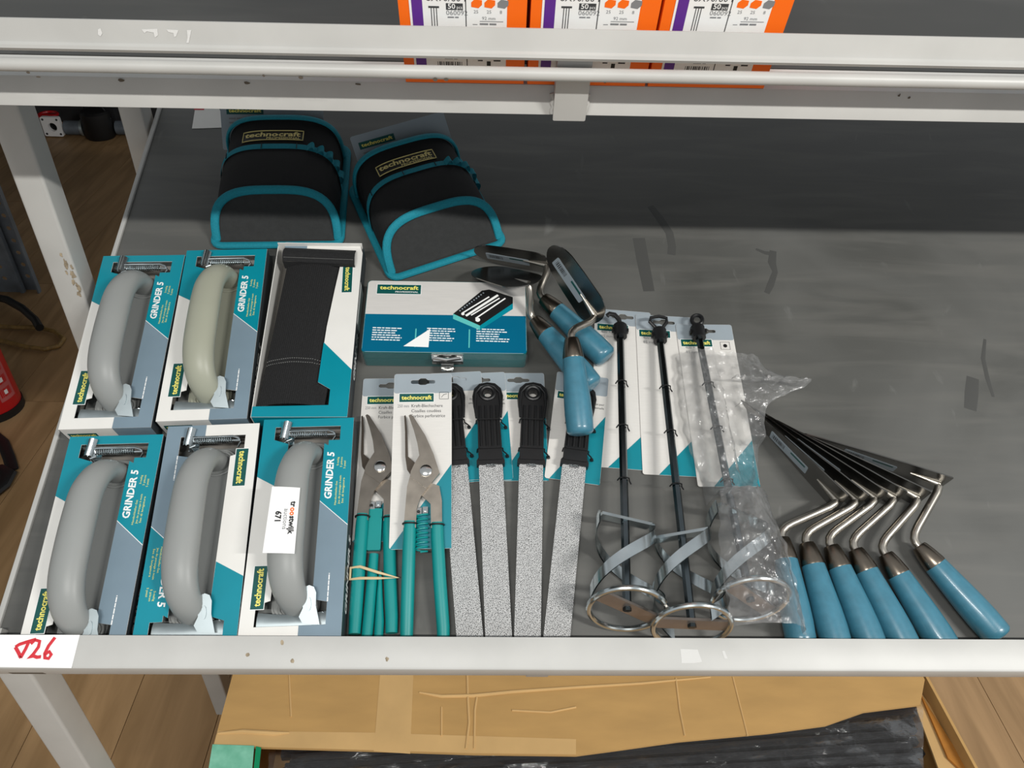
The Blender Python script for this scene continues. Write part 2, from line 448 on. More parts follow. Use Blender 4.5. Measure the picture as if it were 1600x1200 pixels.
for o_, pts in ((post, ((-24, 236, 3, 9), (-20, 221, 4, 7), (-23, 210, 3, 6), (-19, 202, 3, 8), (-26, 250, 2, 4), (-21, 192, 3, 5), (-27, 224, 2, 4), (-18, 232, 2, 5))),):
    for cx, cz, rx, rz in pts:
        m = MB(); q = []
        rnd = random.Random(int(cz))
        for i in range(16):
            a = 2 * math.pi * i / 16; k = rnd.uniform(.55, 1.1); q.append((cx + math.cos(a) * rx * k, cz + math.sin(a) * rz * k))
        m.flat([(p[0], p[1]) for p in q], 0, 'rust', xf=Matrix(((1, 0, 0, 0), (0, 0, -1, 380.6), (0, 1, 0, 0), (0, 0, 0, 1))))
        part(m, 'rust_patch', Matrix.Translation((0, 0, H0)), o_)
# corner under the label
b = MB(); b.bx(-30, 6, -40, 0, -24, 12, 'paint'); b.bx(32, 66, -46.4, -46, 14, 22, 'chip'); part(b, 'corner_plate', S)

# upper shelf (frame U: x along the rail, y into the shelf, z square to it)
zr = [pix(800, 180, U, 1, -10)[2], pix(800, 133, U, 1, 0)[2]]
b = MB(); b.prism(rrect(-60, rack_w, 32.5, 560, 2), zr[1] - 11, zr[1], 'boardshaded'); part(b, 'shelf_board', U, label='dark grey upper shelf board')
b = MB(); b.extrude_x([(-10, zr[0] + 1.5), (-8.6, zr[0] + .3), (20, zr[0]), (32, zr[1] - 1), (31, zr[1]), (1.2, zr[1]), (-.2, zr[1] - 1.4)], -60, rack_w, 'paint'); upr = part(b, 'shelf_rail', U)
YF = -23
zt = [pix(800, y, U, 1, YF)[2] for y in (124, 106)]
zs = [pix(800, 92, U, 1, YF)[2], pix(800, 44, U, 1, YF + 9)[2]]
zc = (zt[0] + zt[1]) / 2; rt = (zt[1] - zt[0]) / 2
b = MB(); b.tube([(-60, YF, zc), (rack_w, YF, zc)], rt, 'paint', 20); part(b, 'fence_bar', U)
b = MB(); b.extrude_x([(YF - 4, zs[0] + 4), (YF - 2.6, zs[0] + .8), (YF, zs[0]), (YF + 2.6, zs[0] + .8), (YF + 4, zs[0] + 4), (YF + 5, zs[0] + 6.5), (YF + 11.5, zs[1] - 1), (YF + 9, zs[1]), (YF + .6, zs[0] + 7), (YF - 2.5, zs[0] + 6.3)], -60, rack_w, 'paint'); strip = part(b, 'fence_strip', U)
tx0 = pix(866, 160, U, 1, -15)[0]; tx1 = pix(918, 160, U, 1, -15)[0]; tz = pix(890, 189, U, 1, -15)[2]
b = MB(); b.prism(rrect(tx0, tx1, tz, zs[0] + 8, 1.5), 0.5, 15, 'paint', xf=Matrix(((1, 0, 0, 0), (0, 0, -1, 0), (0, 1, 0, 0), (0, 0, 0, 1))))
for sx in (tx0, tx1):
    pts = [(sx + random.uniform(-1.5, 1.5), -10 + i * 1.1, zr[0] + 3 + i * 2.9) for i in range(7)]
    b.tube(pts, [random.uniform(2.2, 3.2) for _ in pts], 'paint', 8)
part(b, 'fence_bracket', U)
# paint chips, screw-on stubs and torn sticker residue
rnd = random.Random(4)
for px_, py_, w_, h_ in ((44, 113, 4, 3), (190, 125, 6, 5), (386, 129, 6, 4), (470, 121, 5, 4), (412, 118, 3, 3), (680, 124, 5, 5), (697, 124, 5, 4), (945, 128, 4, 3), (1405, 148, 3, 4), (1420, 151, 3, 3), (60, 120, 5, 2), (560, 131, 6, 3)):
    p = pix(px_, py_, U, 1, -.4); m = MB()
    q = [(p.x + math.cos(a) * w_ / 2 * rnd.uniform(.5, 1.1), p.z + math.sin(a) * h_ / 2 * rnd.uniform(.5, 1.1)) for a in [i * .785 for i in range(8)]]
    yy = YF - rt - .2 if py_ < 125 else -.3 - 10 * max(0, min(1, (zr[1] - p.z) / (zr[1] - zr[0])))
    if py_ < 125:
        p = pix(px_, py_, U, 1, YF - rt); q = [(p.x + math.cos(a) * w_ / 2.4, p.z + math.sin(a) * h_ / 2.4) for a in [i * .785 for i in range(8)]]
    m.flat(q, 0, 'chip', xf=Matrix(((1, 0, 0, 0), (0, 0, -1, yy), (0, 1, 0, 0), (0, 0, 0, 1)))); part(m, 'paint_chip', U)
def strip_patch(pts):
    n0 = Vector((0, 9 - .6, zs[1] - zs[0] - 7)).normalized()          # up the leaning face
    base = Vector((0, YF + .6, zs[0] + 7)); nn = Vector((1, 0, 0)).cross(n0)
    if nn.y > 0: nn = -nn
    F2 = U @ Matrix(((1, 0, nn.x, base.x * MM), (0, n0.y, nn.y, base.y * MM), (0, n0.z, nn.z, base.z * MM), (0, 0, 0, 1)))
    q = [pix(x, y, F2, 2, .3) for x, y in pts]; m = MB()
    m.flat([(p.x, p.y) for p in q], .35, 'residue'); part(m, 'sticker_residue', F2)
strip_patch([(153, 46), (157, 44), (160, 52), (157, 57), (153, 54)])
strip_patch([(221, 46), (246, 45), (247, 55), (242, 59), (240, 51), (229, 49), (226, 52)])
strip_patch([(260, 46), (279, 47), (275, 57), (272, 58), (271, 52), (263, 50)])
strip_patch([(292, 47), (299, 47), (295, 67), (291, 67), (293, 58)])
def lip_patch(pts, k='residue', name='sticker_residue', z=45.15):
    m = MB(); m.flat([sh(x, y, 45)[:2] for x, y in pts], z, k); return part(m, name, S, lip)
lip_patch([(1063, 1014), (1090, 1015), (1097, 1034), (1085, 1036), (1065, 1036)])
lip_patch([(1128, 1017), (1132, 1017), (1137, 1029), (1132, 1029)])
for cx, cy in ((605, 1030), (387, 1023), (457, 1033), (441, 1004)):
    lip_patch([(cx + 4 * math.cos(a) * rnd.uniform(.5, 1), cy + 5 * math.sin(a) * rnd.uniform(.5, 1)) for a in [i * .7 for i in range(9)]], 'rust', 'rust_spot')
# shelf label with handwritten number
lb = MB(); q = [sh(x, y, 45) for x, y in ((0, 992), (125, 992), (112, 1044), (-14, 1042))]
q[0].x -= 8; q[3].x -= 8
lb.flat([(p.x, p.y) for p in q], 45.3, 'label')
lo = part(lb, 'paper_label', S, lip, label='white paper label with red handwriting')
ink = MB()
def stroke(pts, w=1.7):
    p = [sh(x, y, 45.5) for x, y in pts]
    ink.tube([(a.x, a.y, 45.5) for a in p], w, 'redink', 6, ry=.15, upv=(0, 0, 1))
stroke([(24, 1011), (30, 1007), (42, 1003), (56, 999)]); stroke([(24, 1011), (28, 1018), (33, 1028), (30, 1025)]); stroke([(45, 1003), (40, 1014), (32, 1028)])
stroke([(48, 1006), (55, 1000), (62, 1002), (60, 1011), (52, 1022), (44, 1029), (52, 1025), (58, 1027), (64, 1026)])
stroke([(86, 996), (76, 1009), (70, 1021), (70, 1028), (76, 1029), (80, 1023), (77, 1018), (70, 1023)])
ink.build('handwriting', lo).matrix_world = S
# stains on the board
def stain(pts, w):
    m = MB(); p = [sh(x, y) for x, y in pts]
    m.tube([(a.x, a.y, .05) for a in p], w, 'stainm', 8, ry=.12, upv=(0, 0, 1)); part(m, 'stain', S, board_lo)
stain([(1016, 322), (1030, 340), (1046, 364), (1050, 385), (1049, 398)], [5, 6, 6, 6, 6])
stain([(998, 372), (1004, 405), (1014, 455)], [9, 9, 8])
stain([(1208, 392), (1206, 410), (1211, 425), (1204, 445), (1198, 458)], [5, 6, 4, 5, 4])
stain([(1181, 389), (1195, 395), (1210, 397)], [2, 3, 4])
stain([(1539, 530), (1536, 560), (1543, 592), (1552, 620)], [2, 3, 3, 2])
stain([(1520, 590), (1518, 615), (1516, 640)], [8, 9, 8])

# ---------------------------------------------------------------- screw cartons on the upper shelf
YB = 1.5                          # front face of the cartons behind the rail edge
FR = Matrix(((1, 0, 0, 0), (0, 0, -1, 0), (0, 1, 0, 0), (0, 0, 0, 1)))   # (x,z) drawing -> vertical front face
def screw_carton(pxl, pxr, py, label):
    x0 = pix(pxl, py, U, 1, YB)[0]; x1 = pix(pxr, py, U, 1, YB)[0]
    w = x1 - x0 - 1.0
    t = thing('screw_carton', label, 'carton', U @ T(x0, YB, zr[1] + .3), 'orange screw cartons')
    hh = 175
    m = MB(); m.bx(0, w, 0, 90, 0, hh, 'orange'); m.build('box', t, smooth=False)
    p = MB()
    a, c = .085 * w, .845 * w
    p.flat(rect(a, c, 8, hh - 10), .3, 'white', xf=FR)
    p.flat(rect(a + 2, a + .075 * w + 3, 8, hh - 10), .45, 'purple', xf=FR)
    mid = .52 * w; p.flat(rect(mid, mid + .8, 8, hh - 10), .45, 'ink', xf=FR)
    zz = lambda py_: pix((pxl + pxr) / 2, py_, U, 1, YB)[2] - zr[1] - .3
    # screw drawing
    sx = .275 * w
    for dx in (-2.2, 0, 2.2): p.flat(rect(sx + dx - .35, sx + dx + .35, zz(48), zz(13)), .45, 'ink', xf=FR)
    p.flat(rect(sx - 4.5, sx + 4.5, zz(13), zz(10)), .45, 'ink', xf=FR)
    p.flat(rect(.37 * w, mid - 2, zz(15.5), zz(5)), .45, 'ink', xf=FR); p.text('50', .385 * w, zz(13.4), 4.6, 'white', .6, xf=FR, bold=.015, width=6.2); p.text('pcs', .385 * w + 7.4, zz(13.4), 3, 'white', .6, xf=FR, width=4.6)
    p.text('060092', .37 * w, zz(23.5), 4.4, 'inkgrey', .45, xf=FR)
    lines(p, .38 * w, zz(28), 1, 13, 3, 1.2, 'inkgrey', .45, xf=FR)
    p.text('8X90/60 P', .22 * w, zz(2), 6, 'ink', .45, xf=FR)
    # material icons
    for i, (kk, n) in enumerate((('orange', '42'), ('orange', '18'), ('inkgrey', '43'))):
        ix = mid + 5 + i * 11; b0 = zz(12)
        p.flat([(ix, b0 + 1), (ix + 6, b0), (ix + 9, b0 + 3), (ix + 9, b0 + 7), (ix + 3, b0 + 8), (ix, b0 + 5)], .45, kk, xf=FR)
        p.text(n, ix + 2, b0 + 9, 2.6, 'inkgrey', .45, xf=FR); p.text(('25', '25', '8')[i], ix + 2, zz(20), 3, 'inkgrey', .45, xf=FR)
    p.text('92 mm', mid + 14, zz(30), 3, 'inkgrey', .45, xf=FR)
    for (u0, u1, v) in ((mid + 12, mid + 32, zz(33)), (mid + 6, mid + 10, zz(38))): p.flat(rect(u0, u1, v, v + .6), .45, 'inkgrey', xf=FR)
    lines(p, mid + 12, zz(38), 1, 20, 3.2, 1.6, 'inkgrey', .45, xf=FR)
    # foot of the label: barcode and square mark
    rnd = random.Random(3); u = .28 * w
    while u < mid - 4:
        bw = rnd.choice((.5, .8, 1.2)); p.flat(rect(u, u + bw, 13, 22), .45, 'ink', xf=FR); u += bw + rnd.choice((.5, .8, 1.1))
    lines(p, .34 * w, 24.5, 1, 16, 3, 1.6, 'ink', .45, xf=FR)
    p.flat(rect(mid + 18, mid + 21.5, 18.5, 23), .45, 'black', xf=FR); lines(p, mid + 10, 23, 1, 6, 2, 1.2, 'ink', .45, xf=FR); lines(p, mid + 24, 23, 1, 10, 2, 1.4, 'ink', .45, xf=FR)
    p.build('label_print', t, smooth=False)
screw_carton(634, 820, 125, 'orange and white screw carton, left of the carton beside the fence bracket')
screw_carton(824, 1011, 125, 'orange and white screw carton standing behind the welded fence bracket')
screw_carton(1015, 1201, 120, 'orange and white screw carton with bare shelf board on its right')

# ---------------------------------------------------------------- hand sanders in window cartons
BW, BL, BH = 107.0, 266.0, 34.0
HOLE = [(15, 15), (90, 15), (90, 40), (74, 43), (74, 232), (79, 229), (79, 236), (92, 236), (92, 255), (15, 255), (15, 238), (32, 232), (30, 43), (15, 38)]
def box_face(p, xf, wide=False):
    z = BH + .25
    p.flat([(0, BL), (0, 190), (31, 172), (32, 232), (15, 238), (15, 255), (92, 255), (92, 236), (79, 236), (79, 229), (74, 232), (74, 158), (BW, 128), (BW, BL)], z, 'tealbox', xf=xf)
    p.flat([(74, 157), (BW, 127), (BW, 0), (62, 0), (62, 15), (90, 15), (90, 40), (74, 43)], z, 'boxgrey', xf=xf)
    p.flat([(74, 158), (BW, 128), (BW, 127), (74, 157)], z + .05, 'white', xf=xf)
    p.text('GRINDER 5', 86.5, 160, 8.2, 'white', z + .1, math.pi / 2, bold=.03, shear=.12, width=60, xf=xf)
    for i, (s_, l) in enumerate((('Handschleifer-Set', 30), ('Jeu de ponçage à main', 36), ('Set di levigatura', 32))):
        p.text(s_, 92.5 + i * 4, 152 + i * 1.0, 2.3, 'yellow', z + .1, math.pi / 2, width=l, xf=xf)
    for i, (s_, l) in enumerate((('5-teilig', 11), ('5 pièces', 13), ('5 pezzi', 10))):
        p.text(s_, 92.5 + i * 4, 202 - i * 2, 2.3, 'yellow', z + .1, math.pi / 2, width=l, xf=xf)
    lines(p, 91, 40, 1, 36, 2, 1.2, 'white', z + .1, math.pi / 2, 5, xf=xf)
    logo(p, 16.5, 58, 48, 14, z + .1, math.pi / 2, xf=xf)
def sander_carton(mw, label, flip=False):
    t = thing('sander_carton', label, 'box', mw, None)
    m = MB()
    m.prism(rect(0, BW, 0, BL), BH - .8, BH, 'cardwhite', holes=[HOLE])
    m.build('face_panel', t, smooth=False)
    m = MB(); m.bx(0, BW, 0, BL, 0, .8, 'boxinside'); m.build('back_panel', t, smooth=False)
    for nm, a in (('side_wall', (0, .8, 0, BL)), ('side_wall', (BW - .8, BW, 0, BL)), ('end_wall', (.8, BW - .8, 0, .8)), ('end_wall', (.8, BW - .8, BL - .8, BL))):
        m = MB(); m.bx(*a, .8, BH - .8, 'boxside' if nm == 'side_wall' else 'cardwhite')
        o = m.build(nm, t, smooth=False)
        if nm == 'side_wall':
            pr = MB(); right = a[0] > 1
            xf = Matrix(((0, 0, 1, BW + .15), (1, 0, 0, 0), (0, 1, 0, 0), (0, 0, 0, 1))) if right else Matrix(((0, 0, -1, -.15), (-1, 0, 0, 0), (0, 1, 0, 0), (0, 0, 0, 1)))
            pr.text('GRINDER 5', 30 if right else -150, 8, 13, 'white', 0, bold=.03, shear=.12, width=90, xf=xf); pr.build('lettering', o, smooth=False)
        else:
            pr = MB(); front = a[2] < 1
            if front:
                xf = Matrix(((1, 0, 0, 0), (0, 0, -1, -.15), (0, 1, 0, 0), (0, 0, 0, 1))); logo(pr, 22, 17, 34, 11, 0, xf=xf); pr.flat(rect(62, BW, 0, BH), -.1, 'boxgrey', xf=xf); pr.build('lettering', o, smooth=False)
    p = MB(); xf = Matrix.Translation((BW, BL, 0)) @ Matrix.Rotation(math.pi, 4, 'Z') if False else None
    box_face(p, xf); p.build('face_print', t, smooth=False)
    return t
def hand_sander(mw, label, cover='cover'):
    """lies in the carton: same frame as its carton, grip along y"""
    t = thing('hand_sander', label, 'hand sander', mw, None)
    m = MB(); m.prism(rrect(11, 94, 22, 246, 6), 1.2, 7, 'plate'); m.build('base_plate', t)
    m = MB(); m.prism(rrect(27, 79, 24, 240, 16, 6), 7, 16, cover); m.prism(rrect(30, 76, 27, 237, 14, 6), 16, 18.5, cover); m.build('base_body', t)
    m = MB()
    ctrl = [(57.5, 222, 16), (56.5, 221, 30), (54.5, 217, 43), (52, 208, 53), (49.5, 195, 59), (47.5, 178, 62), (47, 150, 63), (47, 120, 63), (47, 94, 61.5), (48, 74, 58), (50, 58, 51), (53, 46, 40), (56, 39, 26), (57, 37, 15)]
    pts = []
    for i in range(len(ctrl) - 1):
        p0, p1, p2, p3 = (Vector(ctrl[max(0, min(len(ctrl) - 1, i + k))]) for k in (-1, 0, 1, 2))
        for s_ in range(4):
            u = s_ / 4; pts.append(.5 * ((2 * p1) + (p2 - p0) * u + (2 * p0 - 5 * p1 + 4 * p2 - p3) * u * u + (3 * p1 - p0 - 3 * p2 + p3) * u ** 3))
    pts.append(Vector(ctrl[-1]))
    n = len(pts); rx = [15.6 + 4.2 * math.sin(math.pi * min(1, max(0, (i / n - .15) / .8))) for i in range(n)]; rz = [11.5 + 3 * math.sin(math.pi * i / (n - 1)) for i in range(n)]
    m.tube(pts, rz, cover, 28, ry=rx)
    m.build('grip', t, angle=60)
    for cx, cy, ry_ in ((57, 221, 16), (56, 38, 14)):
        m = MB(); m.tube([(cx + math.cos(a) * 20, cy + math.sin(a) * ry_, 19) for a in [i * math.pi / 10 for i in range(20)]], 1.6, cover, 8, closed=True); m.build('grip_collar', t)
    # lower clamp: pressed plate with a finger tongue
    m = MB()
    def plate(u, v):
        x = 16 + u * 74; y = 14 + v * (18 - 3 * math.sin(math.pi * u)); return (x, y, 27 + 2.0 * math.sin(math.pi * v) - 1.2 * v)
    m.grid(plate, 20, 8, 'zincdull')
    m.tube([(88, 20, 27), (90, 27, 24), (84, 31, 26)], 1.2, 'zinc', 8); m.tube([(15, 24, 24), (90, 24, 24)], 1.4, 'zinc', 8); m.build('clamp_plate', t)
    m = MB()
    q = [(66, 18), (84, 16), (82, 25), (79.5, 36), (79.5, 50), (77, 56), (72, 58), (67, 56), (65, 50), (66, 34), (62, 25)]
    m.prism(q, 0, 1.3, 'zincdull', xf=Matrix.Translation((0, 0, 29)) @ Matrix.Rotation(math.radians(15), 4, 'X'))
    m.prism(circle(72.5, 38, 2.2, 12, 7), 1.3, 2.6, 'zincdull', xf=Matrix.Translation((0, 0, 29)) @ Matrix.Rotation(math.radians(15), 4, 'X'))
    m.build('clamp_tongue', t)
    # upper clamp: wire, spring and small lever
    m = MB()
    m.tube([(20, 245, 32), (86, 245, 32)], 1.5, 'zinc', 10)
    m.tube([(22, 242, 30), (24, 247, 36), (30, 248.5, 36.5), (78, 248.5, 36.5), (84, 247, 34), (86, 244, 30), (82, 239, 26)], 1.4, 'zinc', 10); m.build('clamp_wire', t)
    m = MB(); m.tube([(32 + i * .32, 246 + 3.6 * math.cos(i * .8), 32 + 3.6 * math.sin(i * .8)) for i in range(140)], .7, 'zinc', 6); m.build('spring', t)
    m = MB(); m.grid(lambda u, v: (20 + u * 11 + 4 * v, 239 + v * 20, 34 + 5 * math.sin(u * math.pi) + 5 * v), 8, 8, 'zinc')
    m.bx(24, 36, 236, 248, 22, 23.5, 'zinc'); m.tube([(30, 236, 22), (30, 236, 36), (36, 238, 36)], 1.2, 'zinc', 8)
    m.build('clamp_lever', t); 
    return t
def place_by_top(pl, pr, rz, z=BH):
    a = sh(*pl, z); c = sh(*pr, z); mid = (a + c) / 2; r = math.radians(rz)
    v = Vector((math.cos(r), math.sin(r), 0)); n = Vector((-math.sin(r), math.cos(r), 0))
    o = mid - v * BW / 2 - n * BL * .97
    return on_shelf(o.x, o.y, .3, rz) @ Matrix.Diagonal((1, .97, 1, 1))
FLIP = T(BW, BL, 0) @ R(180)
m1 = place_by_top((165, 399), (288, 402), 2.6); m2 = place_by_top((292, 389), (418, 392), 3.2)
m4 = place_by_top((108, 684), (256, 685), 2.6); m5 = place_by_top((264, 658), (408, 656), 3.4); m6 = place_by_top((415, 655), (551, 654), 2.5)
m4 = S @ T(0, 3, 0) @ S.inverted() @ m4
m5 = S @ T(0, -6, 0) @ S.inverted() @ m5
m1 = S @ T(-1, 1, 0) @ S.inverted() @ m1
sander_carton(m1, 'sander carton with bright teal corner above the carton in the front corner'); hand_sander(m1, 'grey hand sander in the carton at the rack post')
sander_carton(m2, 'sander carton holding the olive-grey hand sander'); hand_sander(m2, 'olive-grey hand sander next to the black fabric carton', 'coverolive')
sander_carton(m4, 'sander carton in the shelf corner by the handwritten label'); hand_sander(m4, 'grey hand sander in the carton by the handwritten label')
sander_carton(m5 @ FLIP, 'sander carton turned round so its brand plate reads upside down'); hand_sander(m5, 'grey hand sander in the turned-round carton with white strip')
sander_carton(m6, 'sander carton beside the tin snips under the auction sticker'); g6 = hand_sander(m6, 'grey hand sander carrying the white auction sticker')

# auction sticker on the grip
st_t = thing('auction_sticker', 'white auction sticker numbered 671 stuck on a sander grip', 'sticker', S)
q = [sh(x, y, 78) for x, y in ((425, 760), (469, 762), (460, 865), (410, 864))]
e1 = (q[1] - q[0]); ln = (q[3] - q[0])
m = MB()
def stk(u, v, dz=0):   # u across (short), v down the long side
    p = (q[0] * (1 - u) + q[1] * u) * (1 - v) + (q[3] * (1 - u) + q[2] * u) * v
    return (p.x, p.y, 78.5 - .8 * (2 * u - 1) ** 2 + dz)
m.grid(lambda u, v: stk(u, 1 - v), 8, 2, 'label'); m.build('paper', st_t)
# lettering runs down the long side
dvec = ((q[3] - q[0]) + (q[2] - q[1])).normalized(); ang = math.atan2(dvec.y, dvec.x)
def stext(mb, s_, u, v, h, k, width=None, bold=0.0):
    p = stk(u, v, .35); return mb.text(s_, p[0], p[1], h, k, p[2] + .2, ang, width=width, bold=bold)
m = MB(); L_ = (q[3] - q[0]).length
w1 = stext(m, 'tr', .74, .22, 6, 'black', bold=.03); w2 = stext(m, 'oo', .74, .22 + (w1 + .4) / L_, 6, 'orange', bold=.03); stext(m, 'stwijk', .74, .22 + (w1 + w2 + .9) / L_, 6, 'black', bold=.03)
stext(m, 'auctions', .54, .34, 5, 'inkgrey'); stext(m, '671', .26, .38, 6.2, 'black', bold=.035); m.build('lettering', st_t, smooth=False)

# ---------------------------------------------------------------- open carton with black ribbed fabric
c3 = sh(393, 652, BH); c3t = sh(430, 370, BH)
m3 = on_shelf(234, 244, .3, 1.0)
t = thing('sander_carton', 'open sander carton holding black ribbed fabric', 'box', m3)
m = MB(); m.bx(0, 116, 0, 268, 0, .8, 'boxinside'); m.build('back_panel', t, smooth=False)
m = MB(); m.bx(0, .9, 0, 262, .8, 33, 'cardwhite'); m.build('side_wall', t, smooth=False)
m = MB(); m.bx(115, 116, 0, 262, .8, 30, 'boxside'); o = m.build('side_wall', t, smooth=False)
pr = MB(); xf = Matrix(((0, 0, 1, 116.15), (1, 0, 0, 0), (0, 1, 0, 0), (0, 0, 0, 1))); pr.text('GRINDER 5', 62, 9, 13, 'white', 0, bold=.03, shear=.12, width=80, xf=xf)
pr.flat(rect(140, 205, 2, 29), -.05, 'white', xf=xf); pr.build('lettering', o, smooth=False)
m = MB(); m.bx(1, 115, 0, .9, .8, 33, 'tealbox'); m.build('end_wall', t, smooth=False)
m = MB(); m.bx(1, 115, 261, 262, .8, 40, 'cardwhite'); m.build('end_wall', t, smooth=False)
bow = lambda v: 6 * math.sin(math.pi * v)
m = MB()
inner = [(92, 40), (78, 46), (80, 130), (82, 190), (88, 232)]
q = [(1, 0), (116, 0), (116, 250), (112, 262), (10, 268), (10, 258), (100, 250), (88, 232), (84, 190), (79, 130), (76, 48), (92, 38), (92, 16), (1, 14)]
m.prism(q, 33, 33.9, 'cardwhite'); m.build('face_panel', t, smooth=False)
p = MB(); z = 34.1
p.flat([(1, 0), (116, 0), (116, 66), (77.5, 106), (76, 48), (92, 38), (92, 16), (1, 14)], z, 'tealbox'); p.build('face_print', t, smooth=False)
p = MB(); logo(p, 99, 206, 44, 13, z + .1, -math.pi / 2 + .04); p.build('brand_plate', t, smooth=False)
p = MB(); p.flat([(10, 268), (40, 266), (40, 256), (10, 258)], z, 'boxgrey'); p.build('end_print', t, smooth=False)
# fabric: ribbed sheet, fold at the far end
f = thing('fabric_pad', 'black ribbed fabric folded in the open carton', 'fabric', m3)
def rib(x): return .55 * math.sin(x * 2 * math.pi / 2.6)
m = MB()
def fab(u, v):
    x = 4 + u * (86 - 4 + 8 * v) + 10 * v * (1 - .3 * u); y = 16 + v * 218
    z = 24 + 14 * math.sin(math.pi * min(1, max(0, u))) ** .5 + rib(u * 84) * (1 if u not in (0, 1) else 0)
    if abs(v - .27) < .012: z -= 1.2
    lim = 92 if y < 38 else (92 - 16 * min(1, (y - 38) / 10) if y < 48 else 76 + 12 * (y - 48) / 184)     # edge of the card strip it tucks under
    k = min(1, max(0, (x - lim + 12) / 9)); z = z * (1 - k) + 30.5 * k
    return (x, y, z)
m.grid(fab, 200, 50, 'fabric'); m.build('ribbed_sheet', f, angle=80)
m = MB(); m.grid(lambda u, v: (12 + u * 96, 229 + 26 * v - 4 * u, 36 + 9 * math.sin(math.pi * (.15 + .85 * v)) * (1 - .25 * u) + 2), 24, 14, 'fabric')
m.grid(lambda u, v: (12 + u * 96, 229 - 4 * u, (26 if u < .65 else 34.6) + (15.6 if u < .65 else 7) * v), 20, 2, 'fabric'); m.build('fold', f)
m = MB()
for i in range(26):
    for dy in (0, 4.5):
        u = (i + .4) / 26 * .86; pz = fab(u, .27 if dy == 0 else .292); m.bx(pz[0], pz[0] + 1.6, pz[1] - .3, pz[1] + .3, pz[2] + .6, pz[2] + 1.3, 'stitch')
for i in range(60): m.bx(14 + i * 1.55, 14 + i * 1.55 + 1, 232 - .06 * i, 232.5 - .06 * i, 46, 46.6, 'stitch')
m.build('stitching', f, smooth=False)

